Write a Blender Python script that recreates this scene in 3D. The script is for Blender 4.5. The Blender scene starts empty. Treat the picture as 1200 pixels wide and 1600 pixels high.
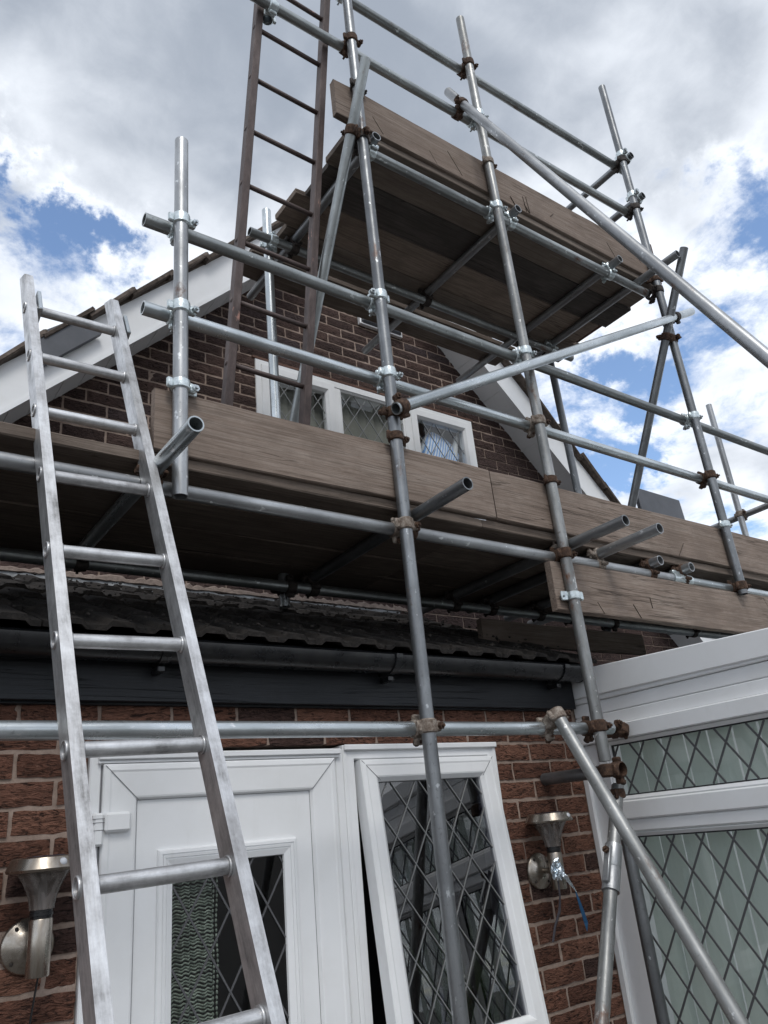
import bpy, bmesh, math, random
from mathutils import Vector, Matrix, Quaternion
random.seed(7)
H = 1.75                      # camera height above the patio; all z below are measured from the camera
PI = math.pi
sc = bpy.context.scene
COL = sc.collection

# ------------------------------------------------------------------ camera
YAW, PIT, ROL, FPX = 0.657698, 0.393512, -0.099577, 1213.47
fw = Vector((math.sin(YAW)*math.cos(PIT), math.cos(YAW)*math.cos(PIT), math.sin(PIT)))
r0 = Vector((math.cos(YAW), -math.sin(YAW), 0)); u0 = r0.cross(fw)
rt = r0*math.cos(ROL) + u0*math.sin(ROL); up = -r0*math.sin(ROL) + u0*math.cos(ROL)
cam = bpy.data.cameras.new('camera'); camo = bpy.data.objects.new('camera', cam); COL.objects.link(camo)
camo.matrix_world = Matrix(((rt.x, up.x, -fw.x, 0), (rt.y, up.y, -fw.y, 0), (rt.z, up.z, -fw.z, H), (0, 0, 0, 1)))
cam.sensor_fit = 'HORIZONTAL'; cam.sensor_width = 36.0; cam.lens = 36.0*FPX/1200.0
cam.clip_start = 0.02; cam.clip_end = 3000
sc.camera = camo
def ray(x, y): return rt*((x-600)/FPX) - up*((y-800)/FPX) + fw
def proj(p):
    p = Vector(p); d = p.dot(fw)
    if d <= 0.05: return (-9999, -9999)
    return (600+FPX*p.dot(rt)/d, 800-FPX*p.dot(up)/d)
def onY(x, y, Y): r = ray(x, y); return r*(Y/r.y)
def onX(x, y, X): r = ray(x, y); return r*(X/r.x)

# ------------------------------------------------------------------ light
sc.view_settings.view_transform = 'Standard'; sc.view_settings.look = 'None'
sc.view_settings.gamma = 1; sc.view_settings.exposure = 0.36; sc.view_settings.use_curve_mapping = False
SUN_EL, SUN_AZ = math.radians(52), math.radians(200)      # azimuth clockwise from +Y
sunv = Vector((math.sin(SUN_AZ)*math.cos(SUN_EL), math.cos(SUN_AZ)*math.cos(SUN_EL), math.sin(SUN_EL)))
sl = bpy.data.lights.new('sun', 'SUN'); sl.energy = 1.15; sl.angle = math.radians(20); sl.color = (1.0, 0.97, 0.92)
so = bpy.data.objects.new('sun', sl); COL.objects.link(so); so.location = (-3, -6, 12)
so.rotation_euler = (-sunv).to_track_quat('-Z', 'Y').to_euler()
world = bpy.data.worlds.new('World'); sc.world = world; world.use_nodes = True
def build_world():
    nt = world.node_tree; N = nt.nodes; L = nt.links; N.clear()
    def n(t, **k):
        a = N.new(t)
        for q, v in k.items(): setattr(a, q, v)
        return a
    def m(op, a, b=None, c=None, clamp=False):
        x = n('ShaderNodeMath', operation=op, use_clamp=clamp)
        for i, v in enumerate((a, b, c)):
            if v is None: continue
            if isinstance(v, (int, float)): x.inputs[i].default_value = v
            else: L.new(v, x.inputs[i])
        return x.outputs[0]
    def vm(op, a, b=None):
        x = n('ShaderNodeVectorMath', operation=op)
        for i, v in enumerate((a, b)):
            if v is None: continue
            if isinstance(v, (tuple, Vector)): x.inputs[i].default_value = tuple(v)
            else: L.new(v, x.inputs[i])
        return x
    def ss(v, a, b, o0=0.0, o1=1.0):
        x = n('ShaderNodeMapRange', interpolation_type='SMOOTHSTEP'); L.new(v, x.inputs[0])
        for i, q in enumerate((a, b, o0, o1)): x.inputs[i+1].default_value = q
        return x.outputs[0]
    sky = n('ShaderNodeTexSky', sky_type='NISHITA'); sky.sun_disc = False
    sky.sun_elevation = SUN_EL; sky.sun_rotation = SUN_AZ; sky.air_density = 1.0; sky.dust_density = 0.6; sky.ozone_density = 2.0
    tc = n('ShaderNodeTexCoord'); d = vm('NORMALIZE', tc.outputs['Generated']).outputs[0]
    sep = n('ShaderNodeSeparateXYZ'); L.new(d, sep.inputs[0])
    zz = m('ADD', m('MAXIMUM', sep.outputs[2], 0.0), 0.22)
    cmb = n('ShaderNodeCombineXYZ'); L.new(m('DIVIDE', sep.outputs[0], zz), cmb.inputs[0]); L.new(m('DIVIDE', sep.outputs[1], zz), cmb.inputs[1])
    def noise(scale, detail, rough, off, dist=0.0):
        a = n('ShaderNodeTexNoise'); L.new(vm('ADD', cmb.outputs[0], off).outputs[0], a.inputs['Vector'])
        a.inputs['Scale'].default_value = scale; a.inputs['Detail'].default_value = detail
        a.inputs['Roughness'].default_value = rough; a.inputs['Distortion'].default_value = dist
        return a.outputs['Fac']
    big = noise(1.3, 3, .5, (3.1, 1.7, 0)); mid = noise(4.5, 9, .62, (7.3, 2.2, 0), .35); fine = noise(14, 8, .65, (1.3, 9.2, 0), .3)
    dens = m('ADD', m('MULTIPLY', big, .55), m('ADD', m('MULTIPLY', mid, .95), m('MULTIPLY', fine, .40)))
    dens = m('SUBTRACT', dens, .23)
    # clearings in the cloud and thick banks, by compass direction
    def blob(px, py, rad, amt):
        c = ray(px, py).normalized()
        dt = vm('DOT_PRODUCT', d, tuple(c)).outputs['Value']
        k = m('DIVIDE', m('SUBTRACT', 1.0, dt), 1-math.cos(math.radians(rad)))
        return m('MULTIPLY', m('POWER', 2.718, m('MULTIPLY', k, -1.0)), amt)
    wn = n('ShaderNodeTexNoise'); L.new(d, wn.inputs['Vector']); wn.inputs['Scale'].default_value = 9.0; wn.inputs['Detail'].default_value = 7; wn.inputs['Roughness'].default_value = .62
    wv_ = vm('MULTIPLY', vm('SUBTRACT', wn.outputs['Color'], (.5, .5, .5)).outputs[0], (.26, .26, .26)).outputs[0]
    d = vm('NORMALIZE', vm('ADD', d, wv_).outputs[0]).outputs[0]
    soft = noise(3.2, 4, .5, (7.3, 2.2, 0), .3); shd = m('ADD', m('MULTIPLY', big, .55), m('ADD', m('MULTIPLY', soft, .85), m('ADD', m('MULTIPLY', fine, .16), .0)))
    for b in SKYBLOBS:
        q_ = blob(*b); dens = m('ADD', dens, q_); shd = m('ADD', shd, q_)
    cover = ss(dens, .47, .72)
    shade = ss(shd, .62, 1.08)
    ramp = n('ShaderNodeMix', data_type='RGBA'); L.new(shade, ramp.inputs[0])
    ramp.inputs[6].default_value = (0.87, 0.91, 0.97, 1); ramp.inputs[7].default_value = (0.30, 0.34, 0.405, 1)
    bg1 = n('ShaderNodeBackground'); L.new(sky.outputs[0], bg1.inputs[0]); bg1.inputs[1].default_value = SKY_STRENGTH
    bg2 = n('ShaderNodeBackground'); L.new(ramp.outputs[2], bg2.inputs[0]); bg2.inputs[1].default_value = CLOUD_STRENGTH
    mx = n('ShaderNodeMixShader'); L.new(cover, mx.inputs[0]); L.new(bg1.outputs[0], mx.inputs[1]); L.new(bg2.outputs[0], mx.inputs[2])
    out = n('ShaderNodeOutputWorld'); L.new(mx.outputs[0], out.inputs[0])
SKY_STRENGTH = 0.18; CLOUD_STRENGTH = 1.0
SKYBLOBS = [(105, 330, 1.8, -.28), (150, 385, 2.1, -.30), (190, 420, 1.5, -.14), (8, 235, 1.4, -.28), (70, 400, 2.5, -.10), (985, 600, 2.0, -.25), (965, 725, 1.8, -.36), (935, 590, 1.5, -.16),
            (1135, 270, 2.2, -.22), (1195, 370, 2.4, -.24), (1160, 860, 3, -.2),
            (260, 130, 13, .15), (560, 100, 9, .06), (880, 90, 10, .10), (1090, 640, 8, -.02), (60, 500, 5, -.05)]
build_world()

# ------------------------------------------------------------------ materials
MATS = {}
class NB:
    def __init__(s, name):
        s.m = bpy.data.materials.new(name); s.m.use_nodes = True
        s.N = s.m.node_tree.nodes; s.L = s.m.node_tree.links
        s.b = s.N['Principled BSDF']; MATS[name] = s.m
    def n(s, t, **k):
        a = s.N.new(t)
        for q, v in k.items(): setattr(a, q, v)
        return a
    def put(s, sock, v):
        if hasattr(v, 'is_linked') or isinstance(v, bpy.types.NodeSocket): s.L.new(v, sock)
        elif isinstance(v, (tuple, list)) and len(v) == 3 and sock.type == 'RGBA': sock.default_value = (*v, 1)
        else: sock.default_value = v
    def set(s, **k):
        for q, v in k.items(): s.put(s.b.inputs[q.replace('_', ' ')], v)
        return s
    def coord(s, scale=(1, 1, 1), rnd=True):
        tc = s.n('ShaderNodeTexCoord'); v = tc.outputs['Object']
        mp = s.n('ShaderNodeMapping'); mp.inputs['Scale'].default_value = scale; s.L.new(v, mp.inputs['Vector']); v = mp.outputs[0]
        if rnd:
            oi = s.n('ShaderNodeObjectInfo'); ml = s.n('ShaderNodeMath', operation='MULTIPLY'); s.L.new(oi.outputs['Random'], ml.inputs[0]); ml.inputs[1].default_value = 37.0
            ad = s.n('ShaderNodeVectorMath', operation='ADD'); s.L.new(v, ad.inputs[0]); s.L.new(ml.outputs[0], ad.inputs[1]); v = ad.outputs[0]
        return v
    def noise(s, v, scale, detail=4, rough=.55, dist=0.0):
        a = s.n('ShaderNodeTexNoise'); s.L.new(v, a.inputs['Vector'])
        a.inputs['Scale'].default_value = scale; a.inputs['Detail'].default_value = detail; a.inputs['Roughness'].default_value = rough; a.inputs['Distortion'].default_value = dist
        return a.outputs['Fac']
    def rand(s): return s.n('ShaderNodeObjectInfo').outputs['Random']
    def ramp(s, f, stops):
        r = s.n('ShaderNodeValToRGB'); s.L.new(f, r.inputs[0]); e = r.color_ramp.elements
        while len(e) < len(stops): e.new(.5)
        for q, (p, c) in zip(e, stops):
            q.position = p; q.color = (*c, 1) if isinstance(c, tuple) else (c, c, c, 1)
        return r.outputs[0]
    def mix(s, f, a, b, t='MIX'):
        x = s.n('ShaderNodeMix', data_type='RGBA', blend_type=t); s.put(x.inputs[0], f); s.put(x.inputs[6], a); s.put(x.inputs[7], b); return x.outputs[2]
    def math(s, op, a, b=None):
        x = s.n('ShaderNodeMath', operation=op); s.put(x.inputs[0], a)
        if b is not None: s.put(x.inputs[1], b)
        return x.outputs[0]
    def bump(s, h, st=.3, dist=.01):
        b = s.n('ShaderNodeBump'); s.L.new(h, b.inputs['Height']); b.inputs['Strength'].default_value = st; b.inputs['Distance'].default_value = dist
        s.L.new(b.outputs[0], s.b.inputs['Normal'])

def tube_mat(name, c0, c1, c2, metal, r0_, r1_, rust=0.0):
    k = NB(name); v = k.coord((1, 1, .22)); a = k.noise(v, 26, 6, .7); b = k.noise(k.coord(), 7, 4, .6)
    f = k.math('ADD', k.math('MULTIPLY', a, .6), k.math('MULTIPLY', b, .4))
    col = k.ramp(f, [(.30, c0), (.5, c1), (.70, c2)])
    col = k.mix(k.ramp(k.noise(k.coord(), 60, 3, .7), [(.60, 0.0), (.70, .45)]), col, tuple(x*.55 for x in c0))
    col = k.mix(k.math('MULTIPLY', k.rand(), .22), col, tuple(x*.6 for x in c0))
    col = k.mix(k.ramp(k.noise(k.coord((1, 1, .35)), 3.1, 5, .65), [(.40, .55), (.56, 0.0)]), col, tuple(x*.55 for x in c0))
    col = k.mix(k.ramp(k.noise(k.coord((1, 1, .7)), 38, 3, .55), [(.66, 0.0), (.70, .7)]), col, tuple(min(.8, x*1.5) for x in c2))
    met = metal
    if rust:
        rf = k.ramp(k.noise(k.coord((1, 1, .5)), 5.5, 6, .75), [(.62-rust*.2, 0.0), (.72-rust*.2, 1.0)])
        col = k.mix(rf, col, k.ramp(a, [(.3, (.05, .018, .008)), (.7, (.17, .07, .03))]))
        met = k.math('MULTIPLY', k.math('SUBTRACT', 1.0, rf), metal)
    k.set(Base_Color=col, Metallic=met, Roughness=k.ramp(f, [(.3, r1_), (.7, r0_)])); k.bump(a, .12, .003)
tube_mat('galv_dull', (.23, .245, .245), (.36, .38, .38), (.50, .525, .52), .78, .28, .5, .05)
tube_mat('galv_dark', (.15, .157, .165), (.24, .25, .26), (.36, .375, .385), .75, .28, .5, .04)
tube_mat('galv_grey', (.25, .257, .265), (.38, .39, .40), (.52, .535, .54), .75, .3, .52, .07)
tube_mat('galv_bright', (.42, .46, .47), (.58, .62, .64), (.74, .78, .80), .8, .2, .4)
tube_mat('galv_old', (.19, .193, .19), (.31, .315, .31), (.48, .48, .47), .65, .32, .58, .22)
k = NB('rust'); a = k.noise(k.coord(), 55, 6, .75)
k.set(Base_Color=k.ramp(a, [(.3, (.02, .012, .008)), (.48, (.055, .029, .018)), (.62, (.105, .058, .034)), (.75, (.20, .16, .13))]), Roughness=.85, Metallic=.1); k.bump(a, .7, .006)
k = NB('rust_pale'); a = k.noise(k.coord(), 48, 6, .75)
k.set(Base_Color=k.ramp(a, [(.3, (.06, .035, .022)), (.48, (.20, .16, .13)), (.62, (.33, .29, .25)), (.75, (.42, .40, .37))]), Roughness=.75, Metallic=.2); k.bump(a, .5, .005)
k = NB('dark_iron'); a = k.noise(k.coord(), 60, 5, .7)
k.set(Base_Color=k.ramp(a, [(.3, (.02, .018, .016)), (.6, (.055, .045, .04)), (.8, (.12, .08, .06))]), Roughness=.75, Metallic=.3); k.bump(a, .5, .005)
k = NB('zinc'); a = k.noise(k.coord(), 70, 4, .6)
k.set(Base_Color=k.ramp(a, [(.3, (.42, .47, .48)), (.7, (.70, .76, .77))]), Roughness=.32, Metallic=.75); k.bump(a, .3, .004)

def wood_mat(name, c0, c1, c2, bumpst=.5):
    k = NB(name); v = k.coord((2.6, 26, 26)); g = k.noise(v, 2.2, 8, .72, .8); w = k.noise(k.coord((.7, 5, 5)), 1.6, 5, .6, 1.2)
    f = k.math('ADD', k.math('MULTIPLY', g, .55), k.math('MULTIPLY', w, .45))
    fg = k.noise(k.coord((2.2, 150, 150)), 1.0, 4, .7, .25); sp = k.noise(k.coord((8, 40, 40)), 2.0, 6, .75)
    col = k.ramp(f, [(.34, c0), (.48, c1), (.66, c2)])
    col = k.mix(k.ramp(fg, [(.36, .62), (.52, 0.0)]), col, tuple(x*.45 for x in c0)); col = k.mix(k.ramp(sp, [(.56, 0.0), (.74, .45)]), col, c2)
    cr = k.noise(k.coord((.9, 34, 30)), 1.1, 3, .5, .4); crk = k.ramp(cr, [(.485, 1.0), (.495, 0.0), (.505, 0.0), (.515, 1.0)])
    msk = k.ramp(k.noise(k.coord((1, 3, 3)), 1.7, 2, .5), [(.48, 0.0), (.58, 1.0)])
    crack = k.math('MULTIPLY', k.math('SUBTRACT', 1.0, crk), msk)
    col = k.mix(k.math('MULTIPLY', crack, .75), col, tuple(x*.22 for x in c0))
    vo = k.n('ShaderNodeTexVoronoi', feature='F1'); k.L.new(k.coord((1.6, 6, 6)), vo.inputs['Vector']); vo.inputs['Scale'].default_value = 1.1
    col = k.mix(k.ramp(vo.outputs['Distance'], [(.04, .85), (.10, 0.0)]), col, tuple(x*.35 for x in c0))
    st = k.ramp(k.noise(k.coord((1, 1, 1)), 5, 5, .65), [(.45, 0.0), (.70, .75)])
    col = k.mix(st, col, tuple(x*.6 for x in c1))
    col = k.mix(k.math('MULTIPLY', k.rand(), .5), col, tuple(x*.75 for x in c0))
    k.set(Base_Color=col, Roughness=.85, Specular_IOR_Level=.25)
    k.bump(k.math('SUBTRACT', k.math('ADD', f, k.math('MULTIPLY', fg, .5)), k.math('MULTIPLY', crack, .8)), bumpst, .006)
wood_mat('board_wood', (.155, .116, .092), (.285, .222, .182), (.41, .345, .295))
wood_mat('deck_wood', (.095, .073, .059), (.165, .13, .106), (.24, .195, .163), .35)
wood_mat('deck_dark', (.07, .06, .054), (.11, .096, .088), (.165, .145, .132), .35)
wood_mat('deck_tan', (.17, .13, .102), (.28, .222, .18), (.39, .32, .268), .35)
wood_mat('deck_pale', (.15, .12, .098), (.25, .205, .17), (.36, .30, .258), .35)
k = NB('cut_wood'); k.set(Base_Color=(.085, .066, .053), Roughness=.95)
wood_mat('red_wood', (.085, .045, .035), (.15, .085, .065), (.21, .13, .10), .3)
wood_mat('black_wood', (.007, .008, .010), (.012, .014, .018), (.020, .023, .028), .4)
MATS['black_wood'].node_tree.nodes['Principled BSDF'].inputs['Roughness'].default_value = .42
MATS['black_wood'].node_tree.nodes['Principled BSDF'].inputs['Specular IOR Level'].default_value = .3
def brick_mat(name, tones, bumpst):
    k = NB(name); v = k.coord((1, 1, 1))
    rip = k.noise(k.coord((24, 24, 88)), 1.0, 4, .6, 1.6); a = k.noise(v, 90, 5, .7); rn = k.rand()
    base = k.ramp(rn, tones)
    col = k.mix(k.ramp(rip, [(.36, .9), (.47, .25), (.6, 0.0)]), base, (.014, .009, .008))  # shade painted into the crevices between the ripples
    blot = k.noise(v, 14, 4, .6); col = k.mix(k.ramp(blot, [(.52, 0.0), (.72, .35)]), col, k.mix(.5, base, (.03, .022, .02))); col = k.mix(k.ramp(a, [(.55, 0.0), (.85, .3)]), col, (.26, .18, .145))
    k.set(Base_Color=col, Roughness=.9, Specular_IOR_Level=.2); k.bump(k.math('ADD', rip, k.math('MULTIPLY', a, .35)), bumpst, .02)
brick_mat('brick_red', [(.0, (.15, .070, .048)), (.4, (.215, .102, .070)), (.7, (.26, .128, .087)), (.84, (.195, .093, .065)), (.88, (.078, .045, .038)), (1., (.09, .052, .043))], 1.0)
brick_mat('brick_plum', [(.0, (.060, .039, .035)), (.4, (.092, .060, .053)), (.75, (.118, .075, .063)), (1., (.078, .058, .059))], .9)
k = NB('mortar'); a = k.noise(k.coord(), 22, 6, .7); k.set(Base_Color=k.ramp(a, [(.3, (.20, .145, .115)), (.7, (.37, .285, .235))]), Roughness=.95); k.bump(a, .6, .008)
k = NB('mortar_pink'); a = k.noise(k.coord(), 30, 6, .7); k.set(Base_Color=k.ramp(a, [(.3, (.17, .13, .11)), (.7, (.30, .24, .205))]), Roughness=.95); k.bump(a, .8, .01)
k = NB('upvc'); a = k.noise(k.coord(), 3.5, 6, .65); bb = k.noise(k.coord((1, 1, .15)), 18, 5, .7)
col = k.mix(k.ramp(a, [(.45, 0.0), (.8, .35)]), (.81, .82, .83), (.60, .60, .575)); col = k.mix(k.ramp(bb, [(.6, 0.0), (.8, .18)]), col, (.5, .49, .46))
k.set(Base_Color=col, Roughness=.34, Specular_IOR_Level=.45)
k = NB('seam'); k.set(Base_Color=(.18, .18, .19), Roughness=.8)
k = NB('gasket'); k.set(Base_Color=(.02, .02, .022), Roughness=.6)
k = NB('black_plastic'); a = k.noise(k.coord(), 14, 5, .7); k.set(Base_Color=k.ramp(a, [(.4, (.006, .0065, .008)), (.8, (.022, .022, .022))]), Roughness=k.ramp(a, [(.3, .2), (.7, .42)]))
k = NB('tile_dark'); v = k.coord(); a = k.noise(v, 38, 7, .75); b = k.noise(v, 7, 5, .6)
col = k.ramp(a, [(.35, (.008, .007, .006)), (.55, (.024, .020, .018)), (.75, (.065, .055, .048))]); col = k.mix(k.ramp(b, [(.5, 0.0), (.72, .8)]), col, (.038, .031, .025))
k.set(Base_Color=col, Roughness=.95); k.bump(a, 1.0, .012)
k = NB('tile_brown'); v = k.coord(); a = k.noise(v, 25, 7, .75); k.set(Base_Color=k.ramp(a, [(.3, (.045, .034, .028)), (.5, (.10, .078, .064)), (.75, (.19, .155, .13))]), Roughness=.95); k.bump(a, .8, .012)
k = NB('lead'); a = k.noise(k.coord(), 16, 6, .7); k.set(Base_Color=k.ramp(a, [(.3, (.13, .135, .14)), (.7, (.30, .31, .32))]), Roughness=.55, Metallic=.4); k.bump(a, .5, .01)
k = NB('came'); k.set(Base_Color=(.11, .11, .115), Roughness=.5, Metallic=.35)
k = NB('came_pale'); k.set(Base_Color=(.22, .225, .225), Roughness=.5, Metallic=.3)
k = NB('slate_grey'); a = k.noise(k.coord(), 9, 5, .6); k.set(Base_Color=k.ramp(a, [(.3, (.055, .06, .07)), (.7, (.085, .09, .105))]), Roughness=.5)
k = NB('aluminium'); v = k.coord((1, 1, .12)); a = k.noise(v, 34, 7, .75); b = k.noise(k.coord(), 11, 6, .7); s_ = k.noise(k.coord((1, 1, .6)), 4, 6, .7)
f = k.math('ADD', k.math('MULTIPLY', a, .5), k.math('MULTIPLY', b, .5))
col = k.ramp(f, [(.34, (.16, .158, .155)), (.47, (.46, .46, .465)), (.62, (.74, .745, .75))]); col = k.mix(k.ramp(s_, [(.54, 0.0), (.70, .6)]), col, (.21, .20, .195))
k.set(Base_Color=col, Metallic=.72, Roughness=k.ramp(f, [(.3, .52), (.7, .27)])); k.bump(a, .2, .003)
k = NB('brown_paint'); v = k.coord((1, 1, .35)); a = k.noise(v, 26, 7, .75); b = k.noise(v, 9, 5, .7)
col = k.ramp(a, [(.3, (.045, .032, .03)), (.55, (.10, .072, .066)), (.75, (.16, .125, .115))]); col = k.mix(k.ramp(b, [(.66, 0.0), (.69, 1.0)]), col, (.42, .23, .18))
k.set(Base_Color=col, Roughness=.6, Metallic=.15); k.bump(a, .3, .004)
k = NB('steel_lamp'); v = k.coord((1, 1, .2)); a = k.noise(v, 30, 6, .7); k.set(Base_Color=k.ramp(a, [(.3, (.24, .20, .16)), (.55, (.42, .38, .33)), (.8, (.55, .52, .48))]), Metallic=.95, Roughness=k.ramp(a, [(.3, .42), (.7, .2)]))
k = NB('sensor'); k.set(Base_Color=(.62, .64, .68), Roughness=.25)
k = NB('solar_cell'); k.set(Base_Color=(.02, .025, .05), Roughness=.15)
k = NB('foil'); a = k.noise(k.coord(), 70, 4, .6); k.set(Base_Color=(.72, .80, .86), Metallic=1.0, Roughness=.14); k.bump(a, .9, .006)
k = NB('foil_blue'); a = k.noise(k.coord(), 60, 4, .6); k.set(Base_Color=(.04, .13, .27), Metallic=.5, Roughness=.3); k.bump(a, .6, .006)
k = NB('foil_dark'); k.set(Base_Color=(.06, .055, .065), Metallic=.3, Roughness=.4)
k = NB('cable'); k.set(Base_Color=(.012, .012, .013), Roughness=.5)
k = NB('room_dark'); k.set(Base_Color=(.07, .066, .062), Roughness=.9)  # dark wall colour, so the hall reads as unlit
k = NB('plaster'); k.set(Base_Color=(.30, .29, .27), Roughness=.9)
k = NB('blind_grey'); k.set(Base_Color=(.27, .27, .245), Roughness=.85)
k = NB('curtain_cord'); a = k.noise(k.coord(), 60, 3, .6); k.set(Base_Color=k.ramp(a, [(.35, (.12, .15, .12)), (.7, (.36, .41, .35))]), Roughness=.85)
k = NB('cushion_blue'); wv = k.n('ShaderNodeTexWave'); k.L.new(k.coord((1, 1, 1), False), wv.inputs['Vector']); wv.inputs['Scale'].default_value = 14
k.set(Base_Color=k.mix(k.ramp(wv.outputs['Fac'], [(.45, 0.0), (.6, 1.0)]), (.25, .45, .85), (.78, .85, .95)), Roughness=.8)
k = NB('leaf_green'); k.set(Base_Color=(.20, .36, .07), Roughness=.5)
k = NB('slab_stone'); br = k.n('ShaderNodeTexBrick'); k.L.new(k.coord((1, 1, 1), False), br.inputs['Vector']); br.inputs['Scale'].default_value = 1.1; br.inputs['Mortar Size'].default_value = .012
br.inputs['Color1'].default_value = (.085, .082, .08, 1); br.inputs['Color2'].default_value = (.115, .11, .104, 1); br.inputs['Mortar'].default_value = (.11, .10, .09, 1)
k.set(Base_Color=br.outputs[0], Roughness=.9)
def glass_mat(name, tint, ior=1.5, rough=0.0, mult=1.0):
    k = NB(name); k.N.remove(k.b)
    tr = k.n('ShaderNodeBsdfTransparent'); tr.inputs[0].default_value = (*tint, 1)
    gl = k.n('ShaderNodeBsdfGlossy'); gl.inputs['Roughness'].default_value = rough
    fr = k.n('ShaderNodeFresnel'); fr.inputs['IOR'].default_value = ior
    mx = k.n('ShaderNodeMixShader'); bf = k.math('SUBTRACT', 1.0, k.n('ShaderNodeNewGeometry').outputs['Backfacing']); k.L.new(k.math('MULTIPLY', k.math('MULTIPLY', fr.outputs[0], mult), bf), mx.inputs[0]); k.L.new(tr.outputs[0], mx.inputs[1]); k.L.new(gl.outputs[0], mx.inputs[2])
    k.L.new(mx.outputs[0], k.N['Material Output'].inputs[0])
def translucent(name, col, f):
    k = NB(name); k.set(Base_Color=col, Roughness=.6); tl = k.n('ShaderNodeBsdfTranslucent'); tl.inputs[0].default_value = (*col, 1)
    mx = k.n('ShaderNodeMixShader'); mx.inputs[0].default_value = f; k.L.new(k.b.outputs[0], mx.inputs[1]); k.L.new(tl.outputs[0], mx.inputs[2]); k.L.new(mx.outputs[0], k.N['Material Output'].inputs[0])
translucent('polycarbonate', (.82, .84, .84), .8)
translucent('blind_green', (.76, .81, .77), .45)
glass_mat('glass', (.955, .965, .96), 1.5, 0, 1.6)
glass_mat('glass_dark', (.46, .47, .52), 2.0, 0, 1.5)
k = NB('lamp_glass'); a = k.noise(k.coord((1, 1, .1)), 60, 3, .5); k.set(Base_Color=k.ramp(a, [(.35, (.10, .085, .075)), (.65, (.30, .27, .25))]), Roughness=.12, Specular_IOR_Level=1.0)
tr_ = k.n('ShaderNodeBsdfTransparent'); tr_.inputs[0].default_value = (.78, .75, .72, 1); mx_ = k.n('ShaderNodeMixShader'); mx_.inputs[0].default_value = .58
k.L.new(tr_.outputs[0], mx_.inputs[1]); k.L.new(k.b.outputs[0], mx_.inputs[2]); k.L.new(mx_.outputs[0], k.N['Material Output'].inputs[0])

# ------------------------------------------------------------------ object helpers
WM = {}
def link(name, data, parent=None, M=None):
    o = bpy.data.objects.new(name, data); COL.objects.link(o)
    M = M if M is not None else Matrix.Identity(4)
    WM[o.name] = M
    if parent is not None:
        o.parent = parent; o.matrix_basis = WM[parent.name].inverted() @ M
    else: o.matrix_basis = M
    return o
def T(x, y, z): return Matrix.Translation((x, y, z+H))       # camera-relative z to ground-based z
def tag(o, label, cat, group=None):
    o['label'] = label; o['category'] = cat
    if group: o['group'] = group
    return o
def thing(name, loc, label, cat, group=None):
    o = link(name, None, None, T(*loc)); o.empty_display_size = .1
    return tag(o, label, cat, group)
def mesh_of(bm, mat, smooth=False):
    me = bpy.data.meshes.new('mesh'); bmesh.ops.recalc_face_normals(bm, faces=bm.faces); bm.to_mesh(me); bm.free()
    me.materials.append(MATS[mat])
    if smooth:
        for p in me.polygons: p.use_smooth = True
    return me
def add_box(bm, x0, x1, y0, y1, z0, z1, bev=0.0, M=None):
    g = bmesh.ops.create_cube(bm, size=1); vs = g['verts']
    for v in vs:
        v.co = Vector(((x0+x1)/2+v.co.x*(x1-x0), (y0+y1)/2+v.co.y*(y1-y0), (z0+z1)/2+v.co.z*(z1-z0)))
    if bev:
        es = list({e for v in vs for e in v.link_edges}); r = bmesh.ops.bevel(bm, geom=es, offset=bev, segments=1, affect='EDGES'); vs = list({v for f in r['faces'] for v in f.verts})
    if M is not None:
        for v in vs: v.co = M @ v.co
    return vs
def box(name, x0, x1, y0, y1, z0, z1, mat, parent=None, bev=0.002):
    bm = bmesh.new(); cx, cy, cz = (x0+x1)/2, (y0+y1)/2, (z0+z1)/2
    add_box(bm, x0-cx, x1-cx, y0-cy, y1-cy, z0-cz, z1-cz, bev)
    return link(name, mesh_of(bm, mat), parent, T(cx, cy, cz))
def frame_of(p0, p1):
    """matrix with local Z along p0->p1, origin in the middle"""
    p0, p1 = Vector(p0), Vector(p1); d = p1-p0
    q = d.to_track_quat('Z', 'X')
    return T(*((p0+p1)/2)) @ q.to_matrix().to_4x4(), d.length
def ring_verts(bm, r, z, n, ph=0): return [bm.verts.new((r*math.cos(2*PI*i/n+ph), r*math.sin(2*PI*i/n+ph), z)) for i in range(n)]
def skin_rings(bm, rings, close_ends=False, loop=False):
    m = len(rings)
    for k in range(m if loop else m-1):
        a, b = rings[k], rings[(k+1) % m]; n = len(a)
        for i in range(n): bm.faces.new((a[i], a[(i+1) % n], b[(i+1) % n], b[i]))
    if close_ends and not loop:
        bm.faces.new(rings[0][::-1]); bm.faces.new(rings[-1])
def tube_mesh(length, mat, r=.02415, wall=.0042, n=20, closed=False, cuts=None):
    bm = bmesh.new(); h = length/2
    if closed: rings = [ring_verts(bm, r, -h, n), ring_verts(bm, r, h, n)]; skin_rings(bm, rings, True)
    else:
        cuts = max(2, int(length/.5)); zs = [-h+length*i/cuts for i in range(cuts+1)]
        rings = [ring_verts(bm, r, z, n) for z in zs]+[ring_verts(bm, r-wall, h, n), ring_verts(bm, r-wall, -h, n)]
        skin_rings(bm, rings, loop=True)
    me = mesh_of(bm, mat, True)
    return me
def smooth_angle(me, ang=40):
    me.set_sharp_from_angle(angle=math.radians(ang)); return me
def lathe(prof, mat, n=24, caps=True):
    bm = bmesh.new(); rings = [ring_verts(bm, max(r, 1e-4), z, n) for r, z in prof]; skin_rings(bm, rings, caps)
    return smooth_angle(mesh_of(bm, mat, True))
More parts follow.
